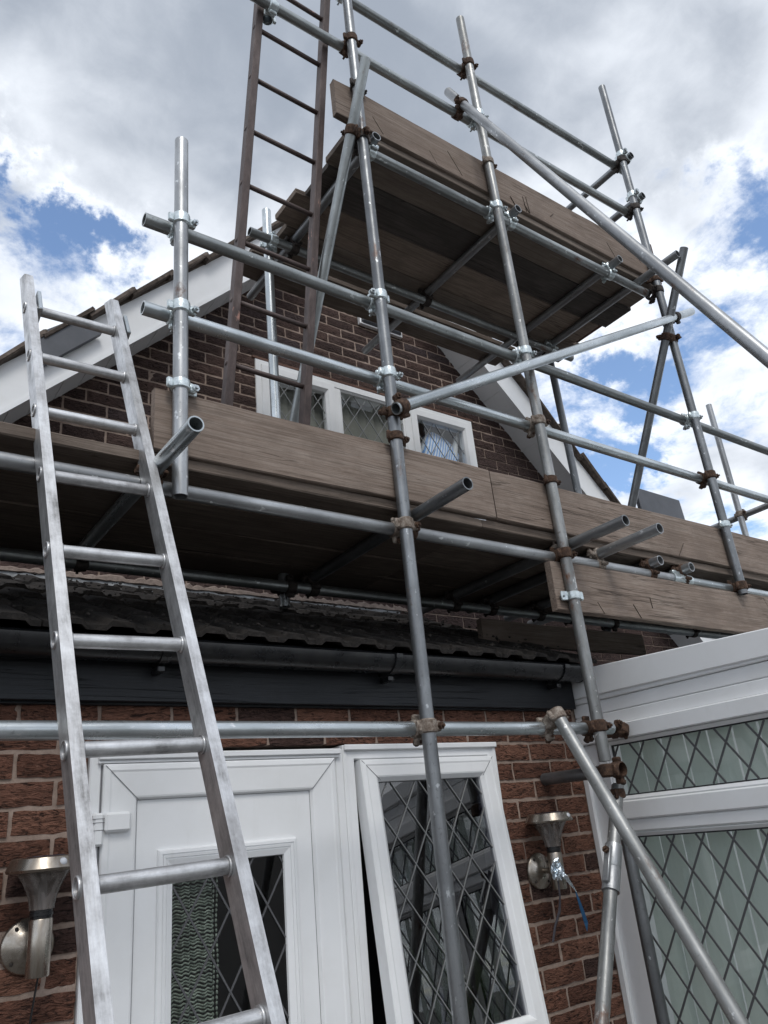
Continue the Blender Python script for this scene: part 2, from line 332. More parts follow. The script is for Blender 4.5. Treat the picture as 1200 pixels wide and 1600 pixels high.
def prism(pts, y0, y1, mat, cx=0, cz=0, cy=0):
    """outline in XZ extruded along Y, given about (cx, cy, cz)"""
    bm = bmesh.new(); a = [bm.verts.new((x-cx, y0-cy, z-cz)) for x, z in pts]; b = [bm.verts.new((x-cx, y1-cy, z-cz)) for x, z in pts]
    n = len(pts); bm.faces.new(a); bm.faces.new(b[::-1])
    for i in range(n): bm.faces.new((a[i], b[i], b[(i+1) % n], a[(i+1) % n]))
    return mesh_of(bm, mat)
def rect_loop(bm, x0, x1, z0, z1, prof, close=True):
    """mitred frame round a rectangle in XZ; prof = list of (inset, y)"""
    rings = []
    for ins, y in prof:
        rings.append([bm.verts.new(p) for p in ((x0+ins, y, z0+ins), (x1-ins, y, z0+ins), (x1-ins, y, z1-ins), (x0+ins, y, z1-ins))])
    skin_rings(bm, rings, loop=close)
def strip(bm, a, b, w, y0, y1):
    """flat bar between 2D points a, b in XZ"""
    a, b = Vector(a), Vector(b); d = (b-a).normalized(); nrm = Vector((-d.y, d.x))*w/2
    q = [a+nrm, b+nrm, b-nrm, a-nrm]
    f = [bm.verts.new((p.x, y0, p.y)) for p in q]; k_ = [bm.verts.new((p.x, y1, p.y)) for p in q]
    bm.faces.new(f); bm.faces.new(k_[::-1])
    for i in range(4): bm.faces.new((f[i], k_[i], k_[(i+1) % 4], f[(i+1) % 4]))
def lattice(x0, x1, z0, z1, dw, dh, mat, w=.006, y=0.0, px=0.0, pz=0.0):
    bm = bmesh.new(); s = dh/dw; n = int((x1-x0)/dw+(z1-z0)/dh)+6
    for fam in (1, -1):
        for i in range(-n, n):
            xc = x0+px+i*dw; # line z = zref + fam*s*(x-xc)
            zr = z0+pz; pts = []
            def zat(x): return zr+fam*s*(x-xc)
            xa, xb = x0, x1
            za, zb = zat(xa), zat(xb)
            lo, hi = (xa, xb)
            if fam*s != 0:
                xz0, xz1 = xc+(z0-zr)/(fam*s), xc+(z1-zr)/(fam*s)
                lo, hi = max(lo, min(xz0, xz1)), min(hi, max(xz0, xz1))
            if hi-lo > .01: strip(bm, (lo, zat(lo)), (hi, zat(hi)), w, y-(.0022 if fam > 0 else .0030), y+.0012)
    return mesh_of(bm, mat)

# ------------------------------------------------------------------ ground
bm = bmesh.new(); add_box(bm, -400, 400, -400, 400, -.3, 0)
g = link('ground', mesh_of(bm, 'slab_stone'), None, T(0, 0, -H)); g['kind'] = 'structure'

# ------------------------------------------------------------------ house
YW, YG, YB = 2.42, 3.70, 3.50
house = thing('house', (1.5, 3.0, -H), 'brown brick gabled house with white bargeboards, lean-to roof and white front door', 'house')
def bz(pts_boxes, name, mat):
    bm = bmesh.new()
    for b in pts_boxes: add_box(bm, *b)
    o = link(name, None, house, T(0, 0, 0)) if False else None
    me = mesh_of(bm, mat); return link(name, me, house, T(0, 0, 0))
MO = .0055     # mortar set back behind the brick faces
front = bz([(-1.6, .692, YW+MO, YW+.13, -H, .60), (2.318, 2.86, YW+MO, YW+.13, -H, .60), (.692, 2.318, YW+MO, YW+.13, .318, .60), (1.57, 2.318, YW+MO, YW+.13, -H, -.765)], 'front_wall', 'mortar')
apex = (2.785, 4.215)
def rakeL(x): return 1.43+x
bm = bmesh.new()
wx0, wx1, wz0, wz1 = 1.955, 3.775, 1.86, 2.842
XL, XR = -.35, 5.92
outl = [(XL, -H), (XR, -H), (XR, 7.0-XR), apex, (XL, rakeL(XL))]
def gable_poly(pts): 
    a = [bm.verts.new((x, YG+MO, z)) for x, z in pts]; b = [bm.verts.new((x, YG+.14, z)) for x, z in pts]
    bm.faces.new(a); bm.faces.new(b[::-1])
    for i in range(len(pts)): bm.faces.new((a[i], b[i], b[(i+1) % len(pts)], a[(i+1) % len(pts)]))
gable_poly([(XL, -H), (wx0, -H), (wx0, 1.43+wx0), (XL, 1.43+XL)])
gable_poly([(wx1, -H), (XR, -H), (XR, 7-XR), (wx1, 7-wx1)])
gable_poly([(wx0, wz1), (wx1, wz1), (wx1, 7-wx1), apex, (wx0, 1.43+wx0)])
gable_poly([(wx0, -H), (wx1, -H), (wx1, wz0), (wx0, wz0)])
gable = link('gable_wall', mesh_of(bm, 'mortar'), house, T(0, 0, 0))
def brick_variant(w, seed):
    rn = random.Random(seed); bm = bmesh.new(); nx, nz = 7, 3; h = .0615; d = .03
    gr = []
    for i in range(nx+1):
        col = []
        for j in range(nz+1):
            x = -w/2+w*i/nx; z = -h/2+h*j/nz
            if j in (0, nz): z += rn.uniform(-.0022, .0022)
            if i in (0, nx): x += rn.uniform(-.002, .002)
            edge = i in (0, nx) or j in (0, nz)
            col.append(bm.verts.new((x, rn.uniform(.001, .004) if edge else rn.uniform(-.0028, .0018), z)))
        gr.append(col)
    for i in range(nx):
        for j in range(nz): bm.faces.new((gr[i][j], gr[i+1][j], gr[i+1][j+1], gr[i][j+1]))
    per = [gr[i][0] for i in range(nx+1)]+[gr[nx][j] for j in range(1, nz+1)]+[gr[i][nz] for i in range(nx-1, -1, -1)]+[gr[0][j] for j in range(nz-1, 0, -1)]
    back = [bm.verts.new((v.co.x, d, v.co.z)) for v in per]; n = len(per)
    for i in range(n): bm.faces.new((per[i], per[(i+1) % n], back[(i+1) % n], back[i]))
    return bm
BV = {}
def brick_mesh(w, mat):
    key = (round(w, 2), mat, random.randrange(6))
    if key not in BV: BV[key] = mesh_of(brick_variant(key[0], hash(key[:1])+key[2]*13), mat)
    return BV[key]
def in_view(x, y, z, m=40):
    a, b = proj((x, y, z)); return -m < a < 1200+m and -m < b < 1600+m
def lay(parent, Y, z_joint, x_joint, zmin, zmax, xr, holes, mat, vis, tilt=0.0):
    rest = bmesh.new(); k0 = math.floor((zmin-z_joint)/.075)
    for k in range(k0, k0+int((zmax-zmin)/.075)+2):
        z = z_joint+.075*(k+.5)
        if z < zmin or z > zmax: continue
        lo, hi = xr(z); off = 0 if k % 2 == 0 else .1125
        i0 = math.floor((lo-x_joint)/.225)-1
        for i in range(i0, i0+int((hi-lo)/.225)+4):
            a, b = x_joint+off+.225*i+.0062, x_joint+off+.225*(i+1)-.0062
            segs = [(max(a, lo), min(b, hi))]
            for hx0, hx1, hz0, hz1 in holes:
                if hz0 < z < hz1:
                    ns = []
                    for p, q in segs:
                        if q <= hx0 or p >= hx1: ns.append((p, q))
                        else: ns += [(p, min(q, hx0)), (max(p, hx1), q)]
                    segs = ns
            for p, q in segs:
                w = q-p
                if w < .03: continue
                cx = (p+q)/2
                M = T(cx, Y+random.uniform(-.002, .002), z) @ Matrix.Rotation(random.uniform(-.008, .008), 4, 'Y') @ Matrix.Rotation(random.uniform(-.01, .01), 4, 'Z')
                if vis(cx, z):
                    me = brick_mesh(w, mat); o = link('brick', me, parent, M @ Matrix.Diagonal((w/round(w, 2), 1, 1, 1)))
                else: add_box(rest, p, q, Y, Y+.03, z-.0325, z+.0325)
    o = link('far_bricks', mesh_of(rest, mat), parent, T(0, 0, 0)); o['kind'] = 'stuff'
lay(front, YW, .234, 2.52, -H, .50, lambda z: (-1.6, 2.825), [(.690, 1.569, -H-1, .3), (1.569, 2.320, -.765, .3)], 'brick_red', lambda x, z: in_view(x, YW, z))
def gvis(x, z):
    if not in_view(x, YG, z, 10): return False
    a, b = proj((x, YG, z))
    if b > 660+.17*(a-250)+12 and a > 240: return False     # behind the toe boards
    if b > 700: return False
    if a < 30 or z > 3.5: return False
    return True
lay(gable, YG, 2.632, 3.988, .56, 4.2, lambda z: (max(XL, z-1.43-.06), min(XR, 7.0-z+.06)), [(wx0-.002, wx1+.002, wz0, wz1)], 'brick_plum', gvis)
# brick-on-edge strip of old sealant over the gable window
box('lintel_mortar', wx0-.02, wx1+.02, YG-.006, YG+.03, wz1+.002, wz1+.022, 'red_wood', house, .003)

# rooms behind the openings
def room(x0, x1, y0, y1, z0, z1, name, mat):
    bm = bmesh.new(); add_box(bm, x0, x1, y0, y1, z0, z1)
    fs = [f for f in bm.faces if abs(f.calc_center_median().y-y0) < 1e-4]; bmesh.ops.delete(bm, geom=fs, context='FACES')
    me = bpy.data.meshes.new('m'); bmesh.ops.reverse_faces(bm, faces=bm.faces); bm.to_mesh(me); bm.free(); me.materials.append(MATS[mat])
    return link(name, me, house, T(0, 0, 0))
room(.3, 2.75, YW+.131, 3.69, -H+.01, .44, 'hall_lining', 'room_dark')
room(wx0-.2, wx1+.2, YG+.142, 6.0, 1.4, 2.95, 'bedroom_lining', 'plaster')

# lean-to roof
E0 = Vector((0, 2.275, .632)); E1 = Vector((0, 3.69, 1.235)); sl_len = (E1-E0).length; pitch = math.atan2(E1.z-E0.z, E1.y-E0.y)
bm = bmesh.new(); add_box(bm, -1.6, 2.86, 0.02, sl_len, -.06, -.012)  # unseen underlay board, added beneath the tiles to block light
link('lean_to_roof', mesh_of(bm, 'black_wood'), house, T(0, E0.y, E0.z) @ Matrix.Rotation(pitch, 4, 'X'))
lean = bpy.data.objects['lean_to_roof']
def tile_variant(seed):
    rn = random.Random(seed); bm = bmesh.new(); W_ = .298; prof = []
    for q in (0, .15): prof += [(q+.002, 0), (q+.028, 0), (q+.043, .014), (q+.106, .014), (q+.121, 0), (q+.148, 0)]
    rows = []
    for s_, y in enumerate((0, .18, .37)):
        rows.append([(bm.verts.new((x, y+rn.uniform(-.003, .003)*(s_ == 0), z+.022*(s_ == 0)*0+rn.uniform(-.002, .002))), bm.verts.new((x, y, z-.016))) for x, z in prof])
    for a, b in zip(rows, rows[1:]):
        for i in range(len(prof)-1):
            bm.faces.new((a[i][0], a[i+1][0], b[i+1][0], b[i][0])); bm.faces.new((a[i][1], b[i][1], b[i+1][1], a[i+1][1]))
    for i in range(len(prof)-1): bm.faces.new((rows[0][i][0], rows[0][i][1], rows[0][i+1][1], rows[0][i+1][0]))
    for r_ in (0, -1):
        for a, b in zip(rows, rows[1:]): bm.faces.new((a[r_][0], b[r_][0], b[r_][1], a[r_][1]))
    return mesh_of(bm, 'tile_dark')
TV = [tile_variant(i) for i in range(5)]
for row in range(5):
    for c in range(15):
        x = -1.58+c*.297+random.uniform(-.003, .003); y = row*.302+random.uniform(-.004, .004)-.015
        M = T(0, E0.y, E0.z) @ Matrix.Rotation(pitch, 4, 'X') @ Matrix.Translation((x, y, .018+.002*row)) @ Matrix.Rotation(math.radians(-2.6)+random.uniform(-.008, .008), 4, 'X') @ Matrix.Rotation(random.uniform(-.006, .006), 4, 'Z')
        if y+.3 > sl_len: pass
        link('roof_tile', random.choice(TV), lean, M)
# moss and grit tufts lodged on the tiles
bm = bmesh.new()
for i in range(700):
    x = random.uniform(.2, 2.8); y = random.choice((0, .3, .6, .9, 1.2))+random.uniform(-.02, .10); s_ = random.uniform(.003, .008)
    M = Matrix.Translation((x, y, .045+random.uniform(-.012, .012))) @ Matrix.Rotation(random.uniform(0, 6), 4, 'Z') @ Matrix.Diagonal((s_*random.uniform(.6, 1.6), s_, s_*.7, 1))
    bmesh.ops.create_icosphere(bm, subdivisions=1, radius=1, matrix=M)
mo = link('moss', mesh_of(bm, 'tile_dark'), lean, T(0, E0.y, E0.z) @ Matrix.Rotation(pitch, 4, 'X')); mo['kind'] = 'stuff'
# flashing and mortar fillet at the foot of the gable
bm = bmesh.new(); nseg = 90
for j, (zt, y) in enumerate(((1.27, YG-.004),)): pass
top = []; 
for i in range(nseg+1):
    x = -.35+3.25*i/nseg; dz = random.uniform(-.006, .006); dy = random.uniform(-.005, .005)
    top.append([bm.verts.new((x, YG-.006+.003*math.sin(i), 1.272+dz)), bm.verts.new((x, YG-.012, 1.232+dz*.5)), bm.verts.new((x, YG-.16+dy, 1.192+dy)), bm.verts.new((x, YG-.165+dy, 1.184+dy)), bm.verts.new((x, YG-.005, 1.22))])
for a, b in zip(top, top[1:]):
    for i in range(5): bm.faces.new((a[i], a[(i+1) % 5], b[(i+1) % 5], b[i]))
link('lead_flashing', mesh_of(bm, 'lead'), house, T(0, 0, 0))
bm = bmesh.new()
prev = None
for i in range(161):
    x = -.35+3.3*i/160; t = random.uniform(.0, .018); q = [bm.verts.new(p) for p in ((x, YG+.004, 1.318-t*1.2), (x, YG-.012-random.uniform(0, .004), 1.304-t), (x, YG-.016, 1.276+random.uniform(-.003, .003)), (x, YG+.004, 1.272))]
    if prev:
        for j in range(4): bm.faces.new((prev[j], prev[(j+1) % 4], q[(j+1) % 4], q[j]))
    prev = q
link('mortar_fillet', mesh_of(bm, 'mortar_pink'), house, T(0, 0, 0))
# fascia, gutter
fas = box('fascia_board', -1.6, 2.815, 2.378, 2.402, .447, .60, 'black_wood', house, .002)
box('eaves_soffit', -1.6, 2.815, 2.402, YW+.01, .44, .452, 'black_wood', house, .001)
def gutter():
    bm = bmesh.new(); n = 16; rings = []
    for x in (-1.6, 2.8):
        o_ = [(x, .058*math.cos(PI+PI*i/n), .058*math.sin(PI+PI*i/n)) for i in range(n+1)]; i_ = [(x, .054*math.cos(2*PI-PI*i/n), .054*math.sin(2*PI-PI*i/n)) for i in range(n+1)]
        rings.append([bm.verts.new(p) for p in o_+i_])
    skin_rings(bm, rings, True)
    cap = [bm.verts.new((2.803, .060*math.cos(PI+PI*i/n), .060*math.sin(PI+PI*i/n))) for i in range(n+1)]; cap2 = [bm.verts.new((2.800, v.co.y, v.co.z)) for v in cap]
    bm.faces.new(cap); bm.faces.new(cap2[::-1])
    for i in range(n+1): bm.faces.new((cap[i], cap2[i], cap2[(i+1) % (n+1)], cap[(i+1) % (n+1)]))
    return smooth_angle(mesh_of(bm, 'black_plastic', True), 35)
gut = link('gutter', gutter(), house, T(0, 2.318, .612))
def bracket():
    bm = bmesh.new(); n = 14; rings = []
    for x in (-.014, .014):
        rings.append([bm.verts.new((x, r*math.cos(PI+PI*i/n), r*math.sin(PI+PI*i/n)+.003)) for r, rg in ((.066, range(n+1)), (.0585, range(n, -1, -1))) for i in rg])
    skin_rings(bm, rings, True); add_box(bm, -.014, .014, .052, .060, -.06, .02)
    add_box(bm, -.012, .012, .0, .058, -.085, -.066, .003)
    return mesh_of(bm, 'black_plastic')
bme = bracket()
for px in (262, 622, 882): link('gutter_bracket', bme, gut, T(onY(px, 1040, 2.27).x, 2.318, .612))

# main roof slabs, bargeboards, soffits, verge tiles
def slope_M(side):      # local x runs up the rake from the apex outwards and down
    s = -1 if side == 'L' else 1
    return s
for s, xe in ((-1, -.62), (1, 6.15)):
    run = abs(xe-apex[0])
    def rk(x, up_=0.0): return apex[1]-abs(x-apex[0])+up_
    mid = apex[0]
    # bargeboard
    pts = [(mid, rk(mid)), (xe, rk(xe)), (xe, rk(xe, .285)), (mid, rk(mid, .285))]
    bm_ = prism(pts, YB-.022, YB, 'upvc'); b_ = link('bargeboard', bm_, house, T(0, 0, 0))
    # lower lip of the bargeboard
    pts = [(mid, rk(mid, -.003)), (xe, rk(xe, -.003)), (xe, rk(xe, .03)), (mid, rk(mid, .03))]
    link('barge_lip', prism(pts, YB-.027, YB-.0225, 'upvc'), b_, T(0, 0, 0))
    # soffit boards, each a short panel across the overhang
    n = int(run/.115)
    for i in range(n):
        xa, xb = mid+s*(run*i/n+.0016), mid+s*(run*(i+1)/n-.0016)
        pts = [(xa, rk(xa, .004)), (xb, rk(xb, .004)), (xb, rk(xb, .018)), (xa, rk(xa, .018))]
        link('soffit_panel', prism(pts, YB+.0005, YG+.01, 'upvc', (xa+xb)/2, rk((xa+xb)/2)), b_, T((xa+xb)/2, 0, rk((xa+xb)/2)))
    pts = [(mid, rk(mid, .02)), (xe, rk(xe, .02)), (xe, rk(xe, .03)), (mid, rk(mid, .03))]
    link('soffit_backing', prism(pts, YB+.001, YG+.01, 'seam'), b_, T(0, 0, 0))
    pts = [(mid, rk(mid, .288)), (xe, rk(xe, .288)), (xe, rk(xe, .31)), (mid, rk(mid, .31))]
    rf = link('main_roof', prism(pts, YB-.03, 9.0, 'tile_brown'), house, T(0, 0, 0))
    # verge tiles stepping up the rake, tails proud of the bargeboard
    nt = int(run*1.414/.30)
    tv = []
    for sd in range(3):
        rn = random.Random(sd); bt = bmesh.new(); add_box(bt, 0, .34, 0, .30, 0, .024, .004)
        for v in bt.verts: v.co += Vector((rn.uniform(-.006, .006), rn.uniform(-.006, .006), rn.uniform(-.004, .004)))
        tv.append(mesh_of(bt, 'tile_brown'))
    for i in range(nt+1):
        dist = i*.30/1.41421; x = mid+s*dist; z = rk(x, .318)
        ang = math.radians(45-4) if s > 0 else math.radians(180-45+4)
        # tile axis points down the slope
        M = T(x, YB-.075+random.uniform(-.012, .012), z+.012) @ Matrix.Rotation(math.radians(45+random.uniform(2.5, 5)) if s > 0 else math.radians(135-random.uniform(2.5, 5)), 4, 'Y') @ Matrix.Translation((-.02, 0, -.012 if s > 0 else -.012))
        link('verge_tile', random.choice(tv), rf, M)

# ------------------------------------------------------------------ front door and windows of the house
def upvc_part(name, build, parent, M, mat='upvc'):
    bm = bmesh.new(); build(bm); return link(name, mesh_of(bm, mat), parent, M)
I0 = T(0, 0, 0)
DB = -1.62          # bottom of the door
def seam_line(bm, a, b, y, w=.0016): strip(bm, a, b, w, y-.0004, y+.001)
# door frame
df = upvc_part('door_frame', lambda bm: rect_loop(bm, .695, 1.568, DB-.05, .297, [(0, 2.50), (0, 2.412), (.004, 2.408), (.030, 2.408), (.034, 2.412), (.05, 2.43), (.05, 2.50)]), house, I0)
upvc_part('drip_bar', lambda bm: (add_box(bm, .716, 1.55, 2.388, 2.4075, .279, .298, .003), add_box(bm, .716, 1.55, 2.396, 2.4075, .270, .2785, .001)), df, I0)
door = upvc_part('door', lambda bm: rect_loop(bm, .732, 1.527, DB, .268, [(0, 2.45), (0, 2.399), (.004, 2.395), (.018, 2.393), (.024, 2.395), (.092, 2.395), (.097, 2.3965), (.103, 2.408), (.103, 2.45)]), house, I0)
def dpanel(bm):
    x0, x1, z0, z1 = .8355, 1.4235, DB+.1, .1645
    gx0, gx1, gz0, gz1 = .9005, 1.3605, -1.10, .0215
    add_box(bm, x0, gx0, 2.409, 2.43, z0, z1); add_box(bm, gx1, x1, 2.409, 2.43, z0, z1)
    add_box(bm, gx0, gx1, 2.409, 2.43, gz1, z1); add_box(bm, gx0, gx1, 2.409, 2.43, z0, gz0)
upvc_part('door_panel', dpanel, door, I0)
upvc_part('glazing_moulding', lambda bm: rect_loop(bm, .899, 1.362, -1.101, .023, [(0, 2.412), (.001, 2.400), (.004, 2.397), (.0125, 2.396), (.0135, 2.3995), (.016, 2.3995), (.017, 2.3965), (.024, 2.3975), (.025, 2.401), (.0275, 2.401), (.0285, 2.3985), (.046, 2.404), (.048, 2.412)]), door, I0)
box('pane', .945, 1.316, 2.414, 2.420, -1.055, -.023, 'glass', door, 0)
link('lead_lattice', lattice(.9475, 1.3135, -1.05, -.026, .128, .213, 'came', .0055, 2.4125, .999-.9475, (-.163+1.05) % .213), door, I0)
def dseam(bm):
    for xa, xb in ((.736, .835), (1.523, 1.424)): seam_line(bm, (xa, .264), (xb, .165), 2.3928)
upvc_part('mitre_joint', dseam, door, I0, 'seam')
def dgask(bm):
    rect_loop(bm, .7285, 1.5305, DB-.003, .2712, [(0, 2.44), (0, 2.4085), (.0032, 2.4085), (.0032, 2.44)]); rect_loop(bm, .8345, 1.4245, DB+.1, .1655, [(0, 2.42), (0, 2.4078), (.0018, 2.4078), (.0018, 2.42)])
upvc_part('gasket', dgask, door, I0, 'seam')
def hinge(bm):
    add_box(bm, .704, .734, 2.380, 2.4075, .046, .134, .006); add_box(bm, .736, .811, 2.3755, 2.3925, .080, .134, .007)
upvc_part('hinge', hinge, door, I0)
def hseam(bm):
    for z in (.118, .108, .088): add_box(bm, .7035, .7345, 2.3793, 2.40, z-.0008, z+.0008)
upvc_part('hinge_joint', hseam, door, I0, 'seam')
tcur = bmesh.new()
for r_ in range(118):
    z = -.03-r_*.0092; pv = None
    for i in range(31):
        x = .952+.142*i/30; zz = z+.0022*math.sin(i*1.25+.6*math.sin(r_*.35))+.0012*math.sin(r_*1.7); y = 2.465+.010*math.sin(i*.42)+.004*math.sin(i*1.25)
        q = [tcur.verts.new((x, y+a, zz+b)) for a, b in ((-.0032, 0), (0, .0032), (.0032, 0), (0, -.0032))]
        if pv:
            for j in range(4): tcur.faces.new((pv[j], pv[(j+1) % 4], q[(j+1) % 4], q[j]))
        pv = q
cm = mesh_of(tcur, 'curtain_cord', True)
cth = thing('curtain', (1.02, 2.465, -1.12), 'grey-green corded curtain hanging inside the front door glass', 'curtain')
cc = link('corded_cloth', cm, cth, I0)
for xs in (1.10, 1.112):
    bm = bmesh.new()
    for q in range(74):
        bmesh.ops.create_icosphere(bm, subdivisions=1, radius=.0042, matrix=Matrix.Translation((xs+.002*math.sin(q*.4), 2.47, -.04-q*.0135)) @ Matrix.Diagonal((1, 1, 1.5, 1)))
    link('bead_string', mesh_of(bm, 'curtain_cord', True), cth, I0)
box('curtain_rod', .93, 1.14, 2.462, 2.472, -.028, -.018, 'upvc', cth, .002)

# side window: fixed frame and top-hung sash standing open
win = upvc_part('side_window', lambda bm: rect_loop(bm, 1.569, 2.312, -.76, .311, [(0, 2.50), (0, 2.412), (.004, 2.408), (.014, 2.408), (.018, 2.411), (.046, 2.411), (.052, 2.43), (.052, 2.50)]), house, I0)
upvc_part('head_trim', lambda bm: add_box(bm, 1.572, 2.312, 2.397, 2.4075, .292, .312, .003), win, I0)
ang = math.radians(6.3)
SM = T(1.953, 2.418, .256) @ Matrix.Rotation(-ang, 4, 'X')      # hinge at the head, foot swung outwards
SW2, SHh = .322, -.955
sash = upvc_part('sash', lambda bm: rect_loop(bm, -SW2, SW2, SHh, 0, [(0, .03), (0, -.022), (.004, -.026), (.018, -.028), (.024, -.026), (.058, -.026), (.063, -.024), (.0765, -.010), (.0765, .03)]), win, SM)
def rel(M, x0, x1, y0, y1, z0, z1, name, mat, parent, bev=0):
    bm = bmesh.new(); add_box(bm, x0, x1, y0, y1, z0, z1, bev); return link(name, mesh_of(bm, mat), parent, M)
rel(SM, -SW2+.074, SW2-.074, .002, .008, SHh+.074, -.074, 'pane', 'glass_dark', win)
rel(SM, -SW2+.074, SW2-.074, .022, .026, SHh+.074, -.074, 'inner_pane', 'glass', win)
link('lead_lattice', lattice(-SW2+.0775, SW2-.0775, SHh+.0775, -.0775, .130, .195, 'came_pale', .0034, .0, .05, .03), win, SM)
link('inner_lattice', lattice(-SW2+.0775, SW2-.0775, SHh+.0775, -.0775, .130, .195, 'came', .0034, .0205, .05, .03), win, SM)
def sseam(bm):
    for sx in (-1, 1): seam_line(bm, (sx*(SW2-.004), -.004), (sx*(SW2-.075), -.075), -.0272)
upvc_part('mitre_joint', sseam, win, SM, 'seam')
bm = bmesh.new(); add_box(bm, -.012, .012, -.0, .02, -.02, .02, .003); add_box(bm, -.007, .007, .012, .024, -.01, .12, .004, Matrix.Rotation(.12, 4, 'Y'))
link('window_handle', mesh_of(bm, 'upvc'), win, SM @ Matrix.Translation((-.085, .03, -.86)))
bm = bmesh.new()
for i in range(26):
    M = Matrix.Translation((random.uniform(-.08, .08), random.uniform(-.05, .05), random.uniform(0, .1))) @ Matrix.Rotation(random.uniform(-.4, .4), 4, 'Y') @ Matrix.Rotation(random.uniform(-.4, .4), 4, 'X') @ Matrix.Rotation(random.uniform(0, 6), 4, 'Z')
    hL = random.uniform(.4, .75); v = [bm.verts.new(M @ Vector(p)) for p in ((-.012, 0, 0), (.012, 0, 0), (.02, .006, hL*.6), (0, .012, hL), (-.02, .006, hL*.6))]; bm.faces.new(v)
pl = thing('potted_plant', (2.23, 2.60, -1.12), 'green strap-leaved plant seen dimly through the open side window', 'plant')
link('leaves', mesh_of(bm, 'leaf_green'), pl, T(2.23, 2.60, -1.0)); link('pot', lathe([(.055, -1.12+1.12), (.07, .13), (.075, .13)], 'tile_brown'), pl, T(2.23, 2.60, -1.12))

# gable window: two opening lights and a fixed light between them
gw = upvc_part('gable_window', lambda bm: rect_loop(bm, wx0, wx1, wz0, wz1, [(0, YG+.12), (0, YG-.004), (.004, YG-.008), (.045, YG-.008), (.05, YG+.01), (.05, YG+.12)]), house, I0)
for xm in (2.552, 3.156): box('mullion', xm-.034, xm+.034, YG-.006, YG+.08, wz0+.05, wz1-.05, 'upvc', gw, .003)
lights = [(2.003, 2.520, True), (2.584, 3.124, False), (3.188, 3.728, True)]
for xa, xb, sash_ in lights:
    za, zb = wz0+.048, wz1-.048; fwid = .058 if sash_ else .012
    if sash_: upvc_part('casement', lambda bm: rect_loop(bm, xa-.012, xb+.012, za-.012, zb+.012, [(0, YG+.04), (0, YG-.016), (.004, YG-.02), (.05, YG-.02), (.066, YG+.0), (.066, YG+.04)]), gw, I0)
    else: upvc_part('glazing_bead', lambda bm: rect_loop(bm, xa, xb, za, zb, [(0, YG+.04), (0, YG-.002), (.012, YG+.006), (.012, YG+.04)]), gw, I0)
    ga, gb, gz0, gz1 = xa+fwid-.006, xb-fwid+.006, za+fwid-.006, zb-fwid+.006
    box('pane', ga, gb, YG+.016, YG+.022, gz0, gz1, 'glass', gw, 0)
    link('lead_lattice', lattice(ga+.003, gb-.003, gz0+.003, gz1-.003, .126, .185, 'came_pale', .0055, YG+.0145, .04, .05), gw, I0)
bl = thing('vertical_blind', (2.6, 3.9, 1.5), 'grey vertical blind slats hanging behind the left and middle panes of the upstairs window', 'blind')
for i in range(17):
    x = 1.98+.069*i
    bm = bmesh.new(); add_box(bm, -.040, .040, -.0012, .0012, 1.5, 2.83); link('slat', mesh_of(bm, 'blind_grey'), bl, T(x, 3.80, 0) @ Matrix.Rotation(math.radians(-16+random.uniform(-5, 5)), 4, 'Z'))
# pale blue cushion on the window board
def blob_mesh(sx, sy, sz, mat, p=.75):
    bm = bmesh.new(); bmesh.ops.create_uvsphere(bm, u_segments=24, v_segments=14, radius=1)
    for v in bm.verts:
        for i, s_ in enumerate((sx, sy, sz)): v.co[i] = math.copysign(abs(v.co[i])**p, v.co[i])*s_
        v.co += Vector((random.uniform(-1, 1), random.uniform(-1, 1), random.uniform(-1, 1)))*.004
    return mesh_of(bm, mat, True)
cu = thing('cushion', (3.53, 3.88, 2.36), 'pale blue checked cushion leaning inside the right pane of the upstairs window', 'cushion')
link('cushion_cover', blob_mesh(.17, .06, .19, 'cushion_blue', .6), cu, T(3.50, 3.80, 2.53) @ Matrix.Rotation(.45, 4, 'Y') @ Matrix.Rotation(-.2, 4, 'X'))
link('piping', lathe([(.02, -.15), (.024, 0), (.02, .15)], 'upvc', 10), cu, T(3.63, 3.775, 2.57) @ Matrix.Rotation(.25, 4, 'Y'))
box('window_board', 1.96, 3.77, 3.73, 4.0, 2.30, 2.325, 'upvc', house, .003)
# small dark vent hood on the gable brickwork
vh = upvc_part('vent_cover', lambda bm: (add_box(bm, 2.80, 3.16, YG-.05, YG-.003, 3.40, 3.47, .016)), house, I0, 'slate_grey')
bm = bmesh.new(); rect_loop(bm, 2.79, 3.17, 3.392, 3.478, [(0, YG-.004), (0, YG-.03), (.010, YG-.034), (.012, YG-.004)]); link('vent_rim', mesh_of(bm, 'upvc'), vh, I0)

# ------------------------------------------------------------------ conservatory
CX = 2.845
cons = thing('conservatory', (3.9, 1.0, -H), 'white flat-topped conservatory with leaded glass beside the front door', 'conservatory')
def CM(z=0): return T(CX, YW, z) @ Matrix.Rotation(-PI/2, 4, 'Z')     # local x runs from the house wall towards the camera, local -y faces the door
C0 = CM()
CL = 2.6
def cpart(name, bs, mat='upvc', bev=.003, M=None, parent=None):
    bm = bmesh.new()
    for b in bs: add_box(bm, *b, bev)
    return link(name, mesh_of(bm, mat), parent or cons, M or C0)
def fas_board(name, y, z0, z1, drop, mat='upvc'):
    bm = bmesh.new(); vs = add_box(bm, 0, CL, y, .06, z0, z1, .004)
    for v in bm.verts: v.co.z -= drop*v.co.x/.98*(1 if v.co.z > z1-.03 else .3)
    return link(name, mesh_of(bm, mat), cons, C0)
fas_board('top_fascia', -.022, .490, .618, .042)
fas_board('fascia_bead', -.012, .466, .4885, .0)
fas_board('cladding_board', -.002, .408, .4645, .0)
fas_board('cladding_board', -.003, .352, .4065, .0)
fas_board('head_rail', -.030, .287, .3505, .0)
post = cpart('corner_post', [(0.0, .145, -.004, .06, -1.0, .2855)])
